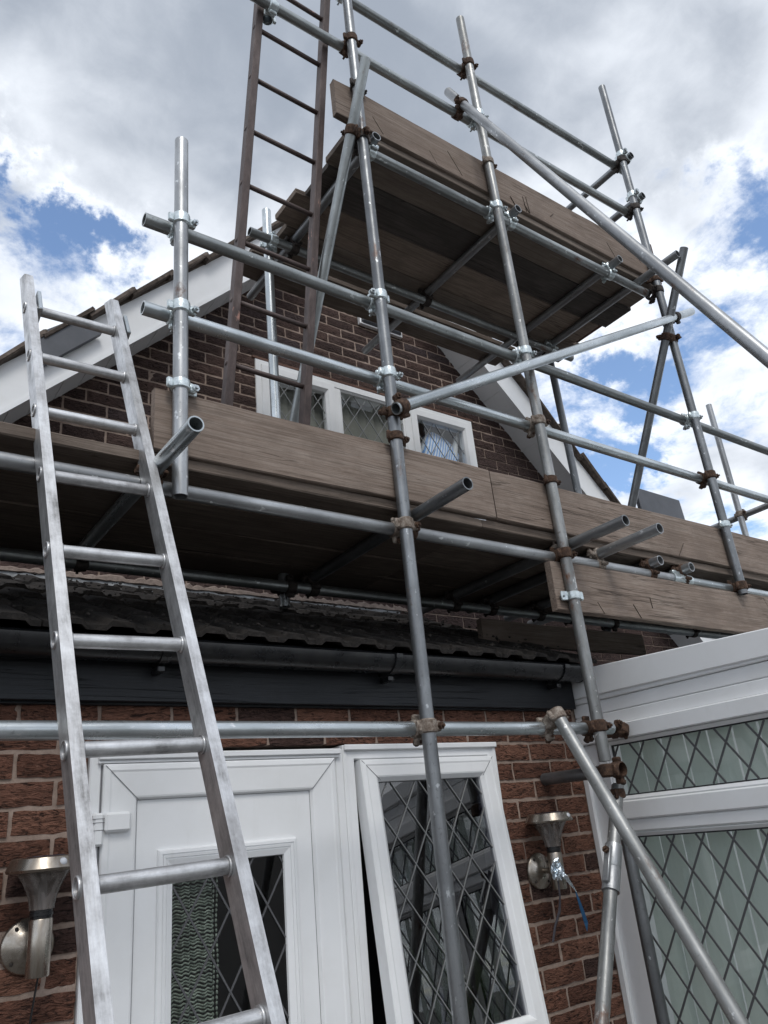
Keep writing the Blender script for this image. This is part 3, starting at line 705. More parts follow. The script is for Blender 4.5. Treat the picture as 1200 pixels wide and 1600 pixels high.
cpart('post_trim', [(.10, .148, -.016, -.0045, -.085, .28)], parent=post)
cpart('wall_trim', [(.001, .03, -.024, -.0045, -1.0, .28)], parent=post)
cpart('sealant_bead', [(-.004, .0, -.022, -.008, -1.0, .28)], 'mortar', .001, parent=post)
tbar = cpart('transom_bar', [(.146, CL, -.024, .06, -.030, .044), (.146, CL, -.014, .06, -.078, -.0305)], bev=.006)
for i, xm in enumerate((1.12, 2.1)): cpart('mullion', [(xm-.03, xm+.03, -.012, .055, -1.0, -.079), (xm-.03, xm+.03, -.012, .055, .0445, .2865)])
cpart('sill', [(-.0, CL, -.05, .07, -1.05, -1.001)], bev=.006)
cpart('plinth_wall', [(0, CL, -.0, .12, -H, -1.051)], 'brick_red')
xs = [(.146, 1.088), (1.152, 2.068), (2.132, 2.55)]
for xa, xb in xs:
    for za, zb in ((.046, .286), (-1.0, -.080)):
        bm = bmesh.new(); rect_loop(bm, xa, xb, za, zb, [(0, .03), (0, -.004), (.004, -.006), (.016, .006), (.016, .03)]); link('glazing_bead', mesh_of(bm, 'upvc'), cons, C0)
        bm = bmesh.new(); rect_loop(bm, xa+.0165, xb-.0165, za+.0165, zb-.0165, [(0, .02), (0, .0085), (.005, .0085), (.005, .02)]); link('gasket', mesh_of(bm, 'gasket'), cons, C0)
        cpart('pane', [(xa+.018, xb-.018, .012, .017, za+.018, zb-.018)], 'glass', 0)
        link('lead_lattice', lattice(xa+.022, xb-.022, za+.022, zb-.022, .134, .202, 'came', .0075, .0105, .06, .04), cons, C0)
# the rest of the box: front, far side and roof
bm = bmesh.new()
add_box(bm, CX+.061, 5.9, YW-CL+.01, YW-.01, .56, .575); link('roof_deck', mesh_of(bm, 'polycarbonate'), cons, T(0, 0, 0))  # unseen roof, made translucent to let light onto the blinds
bm = bmesh.new(); add_box(bm, CX, 5.9, YW-CL-.1, YW-CL-.002, .287, .57, .004); link('front_fascia', mesh_of(bm, 'upvc'), cons, T(0, 0, 0))
bm = bmesh.new(); add_box(bm, CX, 5.9, YW-CL-.1, YW-CL-.002, -H, -1.0, .004); link('front_plinth', mesh_of(bm, 'brick_red'), cons, T(0, 0, 0))
for xm in (CX+.04, 3.85, 4.85, 5.86):
    bm = bmesh.new(); add_box(bm, xm-.035, xm+.035, YW-CL-.09, YW-CL-.012, -.999, .286, .004); link('front_post', mesh_of(bm, 'upvc'), cons, T(0, 0, 0))
for xa, xb in ((CX+.076, 3.814), (3.886, 4.814), (4.886, 5.824)):
    bm = bmesh.new(); add_box(bm, xa, xb, YW-CL-.055, YW-CL-.05, -.999, .286); link('pane', mesh_of(bm, 'glass'), cons, T(0, 0, 0))
bm = bmesh.new(); add_box(bm, 5.85, 5.9, YW-CL, YW, -H, .55); link('far_wall', mesh_of(bm, 'upvc'), cons, T(0, 0, 0))
bm = bmesh.new(); add_box(bm, CX+.07, 5.84, YW-.03, YW-.012, -H, .55); link('house_side_wall', mesh_of(bm, 'upvc'), cons, T(0, 0, 0))
bm = bmesh.new(); add_box(bm, 2.861, 6.2, YW+.01, YG, .40, .58); link('rear_roof', mesh_of(bm, 'lead'), cons, T(0, 0, 0))
bm = bmesh.new(); add_box(bm, CX+.125, 5.845, YW-CL+.001, YW-.035, -H+.004, -H+.05); link('floor_slab', mesh_of(bm, 'upvc'), cons, T(0, 0, 0))  # unseen pale floor, added to bounce light up onto the blinds
cb = thing('vertical_blind', (CX+.12, 1.3, -1.0), 'pale green vertical blind slats closed behind the conservatory glass', 'blind')
nslat = 22
for i in range(nslat):
    y = YW-.17-.110*i; rot = math.radians(90+(20+random.uniform(-4, 4)))
    bm = bmesh.new(); n = 4; vv = []
    for j in range(n+1):
        t = -1+2*j/n; vv.append([bm.verts.new((.0445*t, .006*(1-t*t)+d_, z)) for d_ in (-.0007, .0007) for z in (-.98, .275)])
    for a, b in zip(vv, vv[1:]):
        bm.faces.new((a[0], b[0], b[1], a[1])); bm.faces.new((a[2], a[3], b[3], b[2])); bm.faces.new((a[1], b[1], b[3], a[3])); bm.faces.new((a[0], a[2], b[2], b[0]))
    link('slat', mesh_of(bm, 'blind_green'), cb, T(CX+.125, y, 0) @ Matrix.Rotation(rot, 4, 'Z'))
bm = bmesh.new(); add_box(bm, CX+.10, CX+.15, YW-CL+.05, YW-.1, .277, .285, .002); link('head_track', mesh_of(bm, 'upvc'), cb, T(0, 0, 0))

# ------------------------------------------------------------------ scaffold
scaf = thing('scaffold', (2.2, 2.3, -H), 'two-level grey steel tube scaffold built up in front of the brick gable', 'scaffold')
YS, YL = 2.028, 2.0845
TU = {}
def tube(key, name, p0, p1, mat, label=None):
    M, ln = frame_of(p0, p1); o = link(name, smooth_angle(tube_mesh(ln, mat), 50), scaf, M)
    TU[key] = (Vector(p0), Vector(p1)); 
    if label: o['label'] = label
    return o
ZD, ZU = 1.030, 2.940; ZDT, ZUT = ZD+.0495, ZU+.0495
tube('s0', 'standard', (.807, YS, .986), (.800, YS, 2.42), 'galv_grey', 'short upright hanging from the guard rails above the aluminium ladder')
tube('s1', 'standard', (1.661, YS, -H), (1.655, YS, 4.25), 'galv_dark')
tube('s2', 'standard', (2.512, YS, .185), (2.492, YS, 4.372), 'galv_old')
tube('s3', 'standard', (3.866, YS, .985), (3.872, YS, 4.708), 'galv_dark')
YR = 2.87
tube('r1', 'standard', (1.622, YR, .955), (1.616, YR, 3.19), 'galv_bright')
tube('r2', 'standard', (3.80, YR, .955), (3.775, YR, 4.53), 'galv_dark')
tube('r3', 'standard', (5.745, YR, .955), (5.762, YR, 3.08), 'galv_grey')
YRL = YR-.0565
tube('low', 'ledger', (-1.3, YL, .317), (2.655, YL, .317), 'galv_bright', 'shiny low rail across the front of the door')
xj = onY(1062, 905, YL).x
tube('d', 'ledger', (-1.3, YL, ZD), (xj, YL, ZD), 'galv_grey')
tube('d2', 'ledger', (xj+.002, YL, ZD), (5.9, YL, ZD), 'galv_bright')
tube('A', 'guard_rail', (.69, YL, 2.045), (5.95, YL, 2.049), 'galv_dull')
tube('B', 'guard_rail', (.695, YL, 1.672), (5.95, YL, 1.672), 'galv_bright')
tube('Tt', 'guard_rail', (1.35, YL, 3.985), (3.95, YL, 4.015), 'galv_dull')
tube('U', 'guard_rail', (1.12, YL, 3.585), (3.84, YL, 3.603), 'galv_dull')
tube('up', 'ledger', (1.70, YL, ZU), (3.82, YL, ZU), 'galv_dull')
tube('dr', 'ledger', (-1.3, YRL, ZD), (5.9, YRL, ZD), 'galv_dull')
tube('ur', 'ledger', (1.48, YRL, ZU), (3.95, YRL, ZU), 'galv_dull')
LT = [(.742, 1.755, 'galv_bright'), (1.712, 1.735, 'galv_dark'), (2.560, 1.735, 'galv_grey'), (2.785, 1.735, 'galv_grey'), (3.17, 2.012, 'galv_grey'), (3.43, 2.018, 'galv_grey'), (4.6, 1.98, 'galv_grey')]
for i, (x, y, mt) in enumerate(LT): tube('lt%d' % i, 'transom', (x, y, ZDT), (x+(.03 if i in (1, 3) else 0), 2.99+.07*(i % 3), ZDT+.001), mt)
UT = [(1.738, 2.022, 3.34), (2.650, 2.012, 3.48), (3.470, 1.992, 3.47), (3.745, 1.788, 3.02)]
for i, (x, y, y1) in enumerate(UT): tube('ut%d' % i, 'transom', (x, y, ZUT), (x+.01, y1, ZUT), 'galv_grey')
tube('e1', 'guard_rail', (3.932, 1.985, 4.062), (3.932, 2.98, 4.062), 'galv_dark')
tube('e2', 'guard_rail', (3.932, 1.985, 3.706), (3.932, 2.98, 3.706), 'galv_dark')
tube('er', 'guard_rail', (5.80, 1.5, 2.10), (5.82, 4.3, 2.06), 'galv_grey')
tube('D1', 'brace', (1.598, 1.872, 3.235), (1.590, 2.985, 1.145), 'galv_dull')
tube('D4', 'brace', (3.806, 1.772, 3.045), (3.802, 2.80, 1.145), 'galv_dark')
tube('D3', 'brace', (1.628, 1.972, 1.476), (4.080, 1.972, 2.818), 'galv_bright', 'shiny diagonal tube crossing in front of the uprights below the upper deck')
tube('D2', 'raking_brace', (2.385, 2.12, 3.80), (2.385, -.50, -H), 'galv_grey', 'long thick tube sloping from the top rail down past the right edge')
tube('D5', 'raking_brace', (2.270, 2.012, .352), (2.272, .95, -H), 'galv_old', 'tube sloping down from the low rail in front of the conservatory')
pA, pB = Vector((2.627, 2.085, .095)), Vector((2.19, 1.98, -.608)); dd = (pB-pA); pC = pA+dd*((H+.095)/-dd.z)
tube('I', 'raking_brace', pA, pC, 'galv_old', 'rust-streaked sloping tube with a pale sleeve beside the wall lamp')
tube('V2', 'standard', (2.750, 2.19, -.10), (2.762, 2.19, -H), 'galv_dark')
tube('st', 'transom', (2.578, 2.055, .153), (2.578, 2.418, .158), 'galv_dark', 'short dark tube butting against the brick wall')

CPL = {}
def half_band(bm, M, mat_h=.046):
    n = 14; rin, ro = .0250, .0305; rings = []
    for i in range(n):
        a = 2*PI*i/n; c, s_ = math.cos(a), math.sin(a)
        rings.append([bm.verts.new(M @ Vector((r_*c, r_*s_, z))) for r_, z in ((rin, -mat_h/2), (ro, -mat_h/2*.8), (ro+.0015, 0), (ro, mat_h/2*.8), (rin, mat_h/2))])
    skin_rings(bm, rings, loop=True)
    add_box(bm, .026, .052, -.011, .011, -.017, .017, .005, M); add_box(bm, -.047, -.026, -.008, .008, -.019, .019, .005, M)
def coupler_mesh(angle, mat, off=.0565):
    key = (round(angle, 2), mat, round(off, 3))
    if key in CPL: return CPL[key]
    bm = bmesh.new(); half_band(bm, Matrix.Identity(4))
    half_band(bm, Matrix.Translation((0, off, 0)) @ Matrix.Rotation(angle, 4, 'Y'))
    add_box(bm, -.024, .024, .022, off-.022, -.024, .024, .004)
    CPL[key] = smooth_angle(mesh_of(bm, mat, True), 40); return CPL[key]
def bolt_mesh(mat):
    if ('b', mat) in CPL: return CPL[('b', mat)]
    bm = bmesh.new()
    a = [ring_verts(bm, .0055, z, 8) for z in (-.022, .024)]; skin_rings(bm, a, True)
    a = [ring_verts(bm, .0125, z, 6) for z in (.004, .016)]; skin_rings(bm, a, True)
    CPL[('b', mat)] = mesh_of(bm, mat); return CPL[('b', mat)]
def closest(k1, k2):
    p, q = TU[k1]; r, s_ = TU[k2]; a = (q-p).normalized(); b = (s_-r).normalized(); w = p-r; c = a.dot(b); den = 1-c*c
    t = (c*b.dot(w)-a.dot(w))/den; u = (b.dot(w)-c*a.dot(w))/den
    return p+a*t, r+b*u, a, b
def coupler(k1, k2, mat, bolt=None, flip=False):
    A, B, a, b = closest(k1, k2); y = (B-A)
    if y.length < 1e-3: y = Vector((0, 1, 0))
    off = y.length; y = y.normalized(); z = (a-y*a.dot(y)).normalized(); x = y.cross(z)
    if flip: z, x = -z, -x
    bl_ = (b-y*b.dot(y)).normalized(); ang_ = math.atan2(bl_.dot(x), bl_.dot(z))
    R3 = Matrix((x, y, z)).transposed().to_4x4(); M = T(*A) @ R3
    c = link('coupler', coupler_mesh(ang_, mat, off), scaf, M)
    link('bolt', bolt_mesh(bolt or mat), c, M @ Matrix.Translation((.043, -.004, 0)) @ Matrix.Rotation(PI/2, 4, 'X') @ Matrix.Rotation(.25, 4, 'Y'))
    link('bolt', bolt_mesh(bolt or mat), c, M @ Matrix.Translation((0, off, 0)) @ Matrix.Rotation(ang_, 4, 'Y') @ Matrix.Translation((.043, .002, 0)) @ Matrix.Rotation(PI/2*random.choice((1, 1, -1)), 4, 'X'))
    return c
CP = [('s0', 'A', 'zinc'), ('s0', 'B', 'zinc'), ('s1', 'low', 'rust_pale'), ('s1', 'd', 'rust_pale'), ('s1', 'A', 'zinc'), ('s1', 'B', 'zinc'), ('s1', 'U', 'rust'), ('s1', 'Tt', 'zinc'),
      ('s1', 'up', 'dark_iron'), ('s2', 'low', 'rust'), ('s2', 'd', 'rust'), ('s2', 'A', 'zinc'), ('s2', 'B', 'rust_pale'), ('s2', 'U', 'zinc'), ('s2', 'Tt', 'rust'), ('s2', 'up', 'zinc'),
      ('s3', 'd2', 'rust'), ('s3', 'A', 'zinc'), ('s3', 'B', 'rust'), ('s3', 'U', 'dark_iron'), ('s3', 'Tt', 'dark_iron'), ('s3', 'up', 'dark_iron'),
      ('D1', 's1', 'rust'), ('D4', 's3', 'rust'), ('s1', 'D3', 'rust'), ('s3', 'D3', 'dark_iron'), ('D2', 'U', 'rust'), ('D5', 'low', 'rust_pale'),
      ('r1', 'ur', 'zinc'), ('r1', 'dr', 'dark_iron'), ('r2', 'ur', 'dark_iron'), ('r2', 'dr', 'dark_iron'), ('s3', 'e1', 'zinc'), ('s3', 'e2', 'zinc'), ('r3', 'er', 'rust_pale'), ('st', 's2', 'rust')]
BOLT = {'zinc': 'galv_bright', 'rust_pale': 'rust', 'rust': 'rust', 'dark_iron': 'dark_iron'}
for a, b, m_ in CP: coupler(a, b, m_, BOLT[m_], random.random() < .25)
for i in range(7):
    for l_ in ('d', 'dr'):
        if l_ == 'd' and LT[i][0] > xj: l_ = 'd2'
        coupler(l_, 'lt%d' % i, ('rust', 'rust', 'rust_pale', 'rust_pale', 'rust', 'rust', 'zinc')[i] if l_ != 'dr' else 'dark_iron')
for i in range(4):
    coupler('up' if i < 3 else 'ur', 'ut%d' % i, 'zinc')
    if i < 3: coupler('ur', 'ut%d' % i, 'dark_iron')
def clip(key, z, mat, ang_=0.0):
    p, q = TU[key]; t = (z-p.z)/(q.z-p.z); c0 = p+(q-p)*t; M = T(*c0) @ Matrix.Rotation(ang_, 4, 'Z')
    if ('c', mat) not in CPL:
        bm = bmesh.new(); half_band(bm, Matrix.Identity(4), .036); add_box(bm, .03, .062, .004, .013, -.02, .02, .003); CPL[('c', mat)] = smooth_angle(mesh_of(bm, mat, True), 40)
    c = link('board_clip', CPL[('c', mat)], scaf, M); link('bolt', bolt_mesh(BOLT.get(mat, mat)), c, M @ Matrix.Translation((.048, 0, 0)) @ Matrix.Rotation(PI/2, 4, 'X'))
clip('s0', 1.372, 'zinc', .1); clip('s1', 1.388, 'rust', .15); clip('s2', 1.372, 'rust', .2); clip('s3', 1.375, 'zinc', .1); clip('s2', .842, 'zinc', 2.8)
clip('I', .068, 'rust', .6); clip('s1', 3.265, 'dark_iron', .3); clip('s2', 3.245, 'rust_pale', .2); clip('s3', 3.02, 'rust', 2.5)
# sleeves
def sleeve(p, axis, ln, mat, r=.0305):
    p = Vector(p); axis = Vector(axis).normalized(); M, l_ = frame_of(p-axis*ln/2, p+axis*ln/2); bm = bmesh.new()
    skin_rings(bm, [ring_verts(bm, q, z, 20) for q, z in ((.0245, -ln/2), (r, -ln/2), (r, -.004), (r-.002, 0), (r, .004), (r, ln/2), (.0245, ln/2))], loop=True)
    add_box(bm, r-.004, r+.014, -.012, .012, -ln*.4, ln*.4, .003)
    c = link('sleeve', smooth_angle(mesh_of(bm, mat, True), 40), scaf, M); link('bolt', bolt_mesh('rust'), c, M @ Matrix.Translation((r+.012, 0, -ln*.25)) @ Matrix.Rotation(PI/2, 4, 'Y'))
sleeve((xj, YL, ZD), (1, 0, 0), .15, 'zinc')
ti = .32; sleeve(pA+dd*.395, dd, .17, 'galv_grey', .0315)
coupler('I', 'V2', 'rust')
# short stub of tube clipped under the top rail by the ladder
px0 = onY(417, 20, 2.14); tube('q', 'tube_stub', (px0.x, 2.14, px0.z-.04), (px0.x, 2.14, px0.z+.16), 'galv_bright'); coupler('q', 'U', 'zinc')

# ------------------------------------------------------------------ boards
def board(name, x0, x1, y0, y1, z0, z1, mat, label, group=None, axis='x', cuts=0, band=(), seed=0, warp=.004, kind='scaffold board'):
    rn = random.Random(seed+17); L_ = (x1-x0) if axis == 'x' else (y1-y0); wy = (y1-y0) if axis == 'x' else (x1-x0); wz = z1-z0
    bm = bmesh.new(); n = max(4, int(L_/.12)); secs = []
    ph = rn.uniform(0, 6)
    for i in range(n+1):
        t = -L_/2+L_*i/n; c = .004 if i in (0, n) else 0; j = lambda: rn.uniform(-.0012, .0012)
        dz = warp*math.sin(ph+i*.55)*.5; dy = warp*math.sin(ph*2+i*.4)*.4; bv = .0035
        hy, hz = wy/2-c*.6, wz/2-c*.6
        pts = [(-hy+bv, -hz), (hy-bv, -hz), (hy, -hz+bv), (hy, hz-bv), (hy-bv, hz), (-hy+bv, hz), (-hy, hz-bv), (-hy, -hz+bv)]
        secs.append([bm.verts.new((t+(j()*2 if i in (0, n) else 0), y+dy+j(), z+dz+j())) for y, z in pts])
    skin_rings(bm, secs, True)
    cx, cy, cz = (x0+x1)/2, (y0+y1)/2, (z0+z1)/2
    R_ = Matrix.Identity(4) if axis == 'x' else Matrix.Rotation(PI/2, 4, 'Z')
    M = T(cx, cy, cz) @ R_
    root = tag(link(name, mesh_of(bm, mat), None, M), label, kind, group)
    if cuts:
        bm = bmesh.new()
        for i in range(cuts):
            a = Vector((rn.uniform(-L_/2+.05, L_/2-.05), rn.uniform(-wz/2+.03, wz/2-.01))); ln = rn.choice((.05, .1, .15, .2, .24)); an = rn.choice((1.02, 1.02, 1.05, 1.05, 1.5, 2.3))+rn.uniform(-.04, .04)
            b = a+Vector((math.cos(an), -math.sin(an)))*ln
            if abs(b.y) > wz/2-.004: b = a+(b-a)*max(.1, (wz/2-.006-abs(a.y))/max(.001, abs(b.y-a.y)) if b.y*a.y > 0 else (wz/2-.006+abs(a.y))/abs(b.y-a.y))
            if abs(b.y) > wz/2-.004 or abs(b.x) > L_/2-.01: continue
            strip(bm, (a.x, a.y), (b.x, b.y), rn.choice((.0007, .0009, .0012)), -wy/2-.0030, -wy/2+.006)
        q = link('saw_cuts', mesh_of(bm, 'cut_wood'), root, M); q['kind'] = 'stuff'
    for s_ in band:
        bm = bmesh.new(); rect = [(-wy/2-.003, -wz/2-.003), (wy/2+.003, -wz/2-.003), (wy/2+.003, wz/2+.003), (-wy/2-.003, wz/2+.003)]
        e = s_*L_/2; rings = []
        for t, g in ((e-.04, 0), (e+.0, 0), (e+.0, 1), (e-.04, 1)):
            q = .0032 if g else 0; rings.append([bm.verts.new((t, y*(1-q/abs(y)*1.0) if g else y, z*(1-q/abs(z)) if g else z)) for y, z in rect])
        skin_rings(bm, rings, loop=True); link('end_band', mesh_of(bm, 'galv_grey'), root, M)
    return root
zd0 = ZDT+.0245; zd1 = zd0+.038
ordn = ['first', 'second', 'third', 'fourth']
for i in range(4):
    y0 = 2.071+.2275*i
    board('scaffold_board', -1.25, 2.09, y0, y0+.222, zd0, zd1, 'deck_wood', '%s deck plank from the front in the lower platform, left run above the door' % ordn[i], 'lower platform planks', seed=i)
    board('scaffold_board', 2.094, 5.85, y0, y0+.222, zd0, zd1, 'deck_wood', '%s deck plank from the front in the lower platform, right run beyond the joint' % ordn[i], 'lower platform planks', seed=i+10)
zu0 = ZUT+.0245; zu1 = zu0+.038
for i in range(4):
    y0 = 2.072+.2275*i
    board('scaffold_board', 1.63+(.0, .02, -.03, .04)[i], 3.95+(.0, .03, -.03, .06)[i], y0, y0+.2225, zu0, zu1, ('deck_pale', 'deck_dark', 'deck_tan', 'deck_pale')[i], '%s plank from the front in the upper platform, seen from below' % ordn[i], 'upper platform planks', seed=i+20)
board('scaffold_board', 1.60, 3.62, 3.01, 3.225, zu0, zu1, 'deck_wood', 'hindmost plank of the upper platform, nearest the gable bricks', 'upper platform planks', seed=31)
YT0, YT1 = YS+.0255, YS+.0635
board('toe_board', .735, 2.160, YT0, YT1, zd1+.001, zd1+.224, 'board_wood', 'weathered toe board edging the lower platform, left one ending above the short upright', seed=41, kind='toe board')
board('toe_board', 2.167, 5.85, YT0, YT1, zd1+.001, zd1+.222, 'board_wood', 'weathered toe board edging the lower platform, right one past the butt joint', cuts=3, seed=42, kind='toe board')
board('toe_board', 1.545, 3.955, YT0, YT1, zu1+.001, zu1+.224, 'board_wood', 'scored toe board along the front edge of the upper platform', cuts=10, seed=43, kind='toe board')
board('toe_board', 3.958, 3.996, 2.06, 2.95, zu1+.001, zu1+.33, 'red_wood', 'end toe board across the right end of the upper platform', axis='y', seed=44, kind='toe board')
board('scaffold_board', 2.435, 5.85, YT0, YT1+.002, ZD-.244, ZD-.027, 'board_wood', 'scratched board on edge under the lower ledger, just above the conservatory', cuts=8, seed=45)
board('scaffold_board', 2.52, 3.75, 2.60, 2.638, .792, .905, 'deck_wood', 'dull grey board standing on the lean-to tiles behind the sloping eaves end', seed=46)

# ------------------------------------------------------------------ ladders
def ladder_frame(Lp, step):
    return Lp, step
al = thing('ladder', (.60, .83, -H), 'aluminium ladder with round rungs leaning against the lower platform', 'ladder')
A0 = Vector((.410, 2.316, 1.714)); ST = Vector((.0083, -.1073, -.2497)); WI = .265
def at(i): return A0+ST*i
axis = -ST.normalized(); xdir = Vector((1, 0, 0)); xdir = (xdir-axis*xdir.dot(axis)).normalized(); ydir = axis.cross(xdir)     # ydir points back towards the house
RL = Matrix((xdir, ydir, axis)).transposed().to_4x4()
iend = (A0.z+H)/-ST.z
SWd, SDp = .028, .062
for sgn, xo, itop in ((-1, -SWd/2, -.80), (1, WI+SWd/2, -.80)):
    p0, p1 = at(iend-.02)+xdir*xo, at(itop)+xdir*xo; ln = (p1-p0).length; bm = bmesh.new(); n = 14; secs = []
    for j in range(n+1):
        z = -ln/2+ln*j/n; sx, sy = SWd/2, SDp/2
        secs.append([bm.verts.new(q) for q in ((-sx, -sy, z), (sx, -sy, z), (sx, sy, z+(.0)), (-sx, sy, z))])
    for v, dz in zip(secs[-1], (-.05, -.05, .012, .012)): v.co.z += dz
    skin_rings(bm, secs, True); es = [e for e in bm.edges if abs(e.verts[0].co.x-e.verts[1].co.x) < 1e-6 and abs(e.verts[0].co.y-e.verts[1].co.y) < 1e-6]
    bmesh.ops.bevel(bm, geom=es, offset=.003, segments=2, affect='EDGES')
    link('stile', smooth_angle(mesh_of(bm, 'aluminium', True), 30), al, T(*((p0+p1)/2)) @ RL)
    # guide hook at the head of the stile
    bm = bmesh.new(); add_box(bm, -.006, .030, SDp/2-.02, SDp/2+.002, -.06, .055, .003); add_box(bm, .018, .031, -.03, SDp/2+.003, -.06, .05, .003)
    pk = at(-.12)+xdir*(xo+.004); link('guide_hook', mesh_of(bm, 'galv_bright'), al, T(*pk) @ RL)
nr = int(iend)
for i in range(nr+1):
    p = at(i); a, b = p-xdir*(SWd+.003), p+xdir*(WI+SWd+.003); M, ln = frame_of(a, b)
    o = link('rung', smooth_angle(tube_mesh(ln, 'aluminium', .0165, .003, 18), 50), al, M)
    for q in (p-xdir*(SWd-.002), p+xdir*(WI+SWd-.002)): link('bore_shade', lathe([(0, -.001), (.0133, -.001), (.0133, .001), (0, .001)], 'dark_iron', 14), o, frame_of(q-xdir*.001, q+xdir*.001)[0])  # dark disc stands in for the shade inside the hollow rung
    for q, sg in ((p+xdir*.003, 1), (p+xdir*(WI-.003), -1), (p-xdir*(SWd+.001), 1), (p+xdir*(WI+SWd+.001), -1)):
        bm = bmesh.new(); skin_rings(bm, [ring_verts(bm, r_, z, 18) for r_, z in ((.0166, -.003), (.0205, -.003), (.0205, .003), (.0166, .003))], loop=True)
        link('rung_collar', mesh_of(bm, 'aluminium', True), o, frame_of(q-xdir*.001, q+xdir*.001)[0])
bl_ = thing('scaffold_ladder', (1.36, 2.52, zd1), 'brown painted ladder standing on the lower platform up to the top rail', 'ladder')
B0 = Vector((1.226, 2.158, 3.49)); BS = Vector((-.0072, .0432, -.2825)); WB = .318; bax = -BS.normalized(); bx = (Vector((1, 0, 0))-bax*bax.x).normalized(); by = bax.cross(bx); RB = Matrix((bx, by, bax)).transposed().to_4x4()
ib = (B0.z-zd1)/-BS.z
for xo in (-.017, WB+.017):
    p0, p1 = B0+BS*(ib-.01)+bx*xo, B0-BS*3.2+bx*xo; ln = (p1-p0).length; bm = bmesh.new(); add_box(bm, -.017, .017, -.024, .024, -ln/2, ln/2, .004)
    link('stile', mesh_of(bm, 'brown_paint'), bl_, T(*((p0+p1)/2)) @ RB)
for i in range(-3, int(ib)+1):
    p = B0+BS*i; M, ln = frame_of(p-bx*.036, p+bx*(WB+.036)); link('rung', tube_mesh(ln, 'brown_paint', .011, .003, 12, True), bl_, M)

# ------------------------------------------------------------------ wall lamps
def wall_lamp(x, z, label):
    yl = 2.328; r = thing('wall_lamp', (x, yl, z-.07), label, 'wall lamp', 'solar lamps either side of the door')
    RX = Matrix.Rotation(PI/2, 4, 'X')
    bp = link('backplate', lathe([(.0665, 0), (.0665, .004), (.062, .010), (.045, .014), (.041, .019), (.022, .023), (.012, .026)], 'steel_lamp', 32), r, T(x-.008, YW-.003, z) @ RX)
    for a in (.6, 2.2, 3.9, 5.4): link('screw', lathe([(.005, 0), (.005, .003), (.003, .004)], 'dark_iron', 10), bp, T(x-.008+.053*math.cos(a), YW-.015, z+.053*math.sin(a)) @ RX)
    link('arm', lathe([(.011, 0), (.011, .07)], 'steel_lamp', 16), r, T(x, YW-.025, z) @ RX)
    link('stem', lathe([(.0, -.066), (.027, -.066), (.0285, -.064), (.0285, .062), (.027, .064), (.0, .064)], 'steel_lamp', 28), r, T(x, yl, z))
    link('collar', lathe([(.0, .0645), (.0265, .0645), (.0265, .070), (.0285, .071), (.0285, .078), (.0265, .079), (.0265, .084), (.0, .084)], 'black_plastic', 28), r, T(x, yl, z))
    # fluted flaring glass
    bm = bmesh.new(); n = 48; rings = []
    for j in range(9):
        t = j/8; rr = .029+.036*t**1.8; zz = .085+.088*t; rings.append([bm.verts.new(((rr+.0018*math.cos(8*2*PI*i/n)*1.2)*math.cos(2*PI*i/n), (rr+.0018*math.cos(8*2*PI*i/n)*1.2)*math.sin(2*PI*i/n), zz)) for i in range(n)])
    skin_rings(bm, rings); link('glass_shade', mesh_of(bm, 'lamp_glass', True), r, T(x, yl, z))
    link('bulb_holder', lathe([(.0, .085), (.012, .085), (.010, .14), (.004, .168), (0, .168)], 'seam', 14), r, T(x, yl, z))
    bm = bmesh.new(); rings = []
    for rr, zz in ((.060, .172), (.090, .174), (.094, .180), (.082, .206), (.076, .209)): rings.append(ring_verts(bm, rr, zz, 28, PI/8))
    skin_rings(bm, rings, True); hd = link('lamp_head', smooth_angle(mesh_of(bm, 'steel_lamp', True), 30), r, T(x, yl, z) @ Matrix.Rotation(.12, 4, 'Z'))
    link('solar_cell', lathe([(.055, .2095), (.055, .211), (0, .211)], 'solar_cell', 4), hd, T(x, yl, z) @ Matrix.Rotation(PI/4, 4, 'Z'))
    bm = bmesh.new(); bmesh.ops.create_uvsphere(bm, u_segments=14, v_segments=8, radius=.0105); link('sensor', mesh_of(bm, 'sensor', True), hd, T(x+.024, yl-.080, z+.192))
    return r
lx, rx = .569, 2.470
L1 = wall_lamp(lx, -.177, 'steel solar lamp on the brick wall left of the door, behind the aluminium ladder')
R1 = wall_lamp(rx, -.184, 'steel solar lamp on the brick wall right of the side window, with foil tied on')
bm = bmesh.new(); pv = None
for i in range(30):
    t = i/29; c_ = Vector((lx+.004-.012*math.sin(t*3), 2.335+.07*t, -.245-.42*t)); q = [bm.verts.new(c_+Vector((.0025*math.cos(a), .0025*math.sin(a), 0))) for a in (0, 1.57, 3.14, 4.71)]
    if pv:
        for j in range(4): bm.faces.new((pv[j], pv[(j+1) % 4], q[(j+1) % 4], q[j]))
    pv = q
link('cable', mesh_of(bm, 'cable', True), L1, T(0, 0, 0))
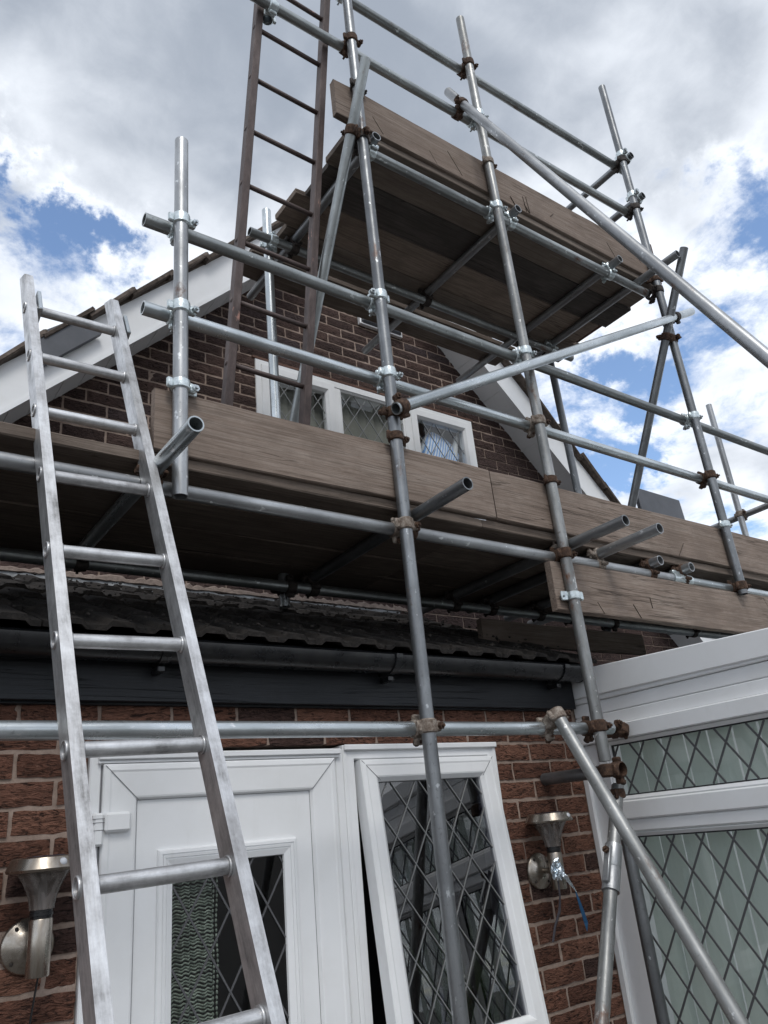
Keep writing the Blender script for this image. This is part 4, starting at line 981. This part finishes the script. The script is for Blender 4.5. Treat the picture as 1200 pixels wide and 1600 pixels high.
# foil ribbon remnant tied round the right lamp
fo = thing('foil_ribbon', (2.45, 2.30, -.33), 'crumpled silver and blue foil ribbon tied to the right wall lamp', 'foil ribbon')
bm = bmesh.new(); bmesh.ops.create_icosphere(bm, subdivisions=3, radius=1)
for v in bm.verts: v.co = Vector((v.co.x*.026, v.co.y*.020, v.co.z*.034))*random.uniform(.55, 1.2)
link('knot', mesh_of(bm, 'foil'), fo, T(2.432, 2.292, -.185))
def ribbon(name, pts, mat):
    bm = bmesh.new(); pv = None
    for (x, y, z, w) in pts:
        q = [bm.verts.new((x-w/2, y, z)), bm.verts.new((x, y-w*.25, z+.002)), bm.verts.new((x+w/2, y+w*.2, z-.004)), bm.verts.new((x+w/2, y+w*.2+.0012, z-.004)), bm.verts.new((x, y-w*.25+.0012, z+.002)), bm.verts.new((x-w/2, y+.0012, z))]
        if pv:
            for j in range(6): bm.faces.new((pv[j], pv[(j+1) % 6], q[(j+1) % 6], q[j]))
        else: bm.faces.new(q)
        pv = q
    bm.faces.new(pv[::-1]); link(name, mesh_of(bm, mat), fo, T(0, 0, 0))
ribbon('silver_tail', [(2.440, 2.285, -.180, .030), (2.455, 2.275, -.205, .034), (2.475, 2.27, -.235, .020), (2.497, 2.27, -.265, .004)], 'foil')
ribbon('blue_tail', [(2.495, 2.272, -.262, .006), (2.507, 2.275, -.29, .016), (2.525, 2.28, -.335, .024), (2.54, 2.285, -.375, .026), (2.535, 2.285, -.40, .004)], 'foil_blue')
ribbon('dark_tail', [(2.44, 2.30, -.20, .010), (2.436, 2.30, -.27, .010), (2.432, 2.31, -.32, .017), (2.405, 2.32, -.37, .014), (2.385, 2.325, -.42, .012)], 'foil_dark')
ribbon('loop', [(2.440, 2.292, -.155, .024), (2.436, 2.284, -.14, .030), (2.425, 2.284, -.15, .028), (2.422, 2.288, -.17, .02)], 'foil')

# ------------------------------------------------------------------ loose sheets
def sheet(name, pts, y0, y1, label, mat='slate_grey', cat='sheet'):
    cx = sum(p[0] for p in pts)/len(pts); cz = min(p[1] for p in pts); me = prism(pts, y0, y1, mat, cx, cz, y0)
    o = link(name, me, None, T(cx, y0, cz)); return tag(o, label, cat)
sheet('roof_sheet', [(.628, 2.196), (.94, 2.518), (.75, 2.512), (.628, 2.405)], 3.43, 3.466, 'dark grey sheet lying over the left verge behind the aluminium ladder')
bm = bmesh.new(); add_box(bm, -.25, .25, -.015, .015, 0, .90, .004)
o = link('grey_board', mesh_of(bm, 'slate_grey'), None, T(4.62, 2.80, zd1) @ Matrix.Rotation(-.06, 4, 'X') @ Matrix.Rotation(.02, 4, 'Y')); tag(o, 'dark grey slab standing up behind the right toe board', 'slab')
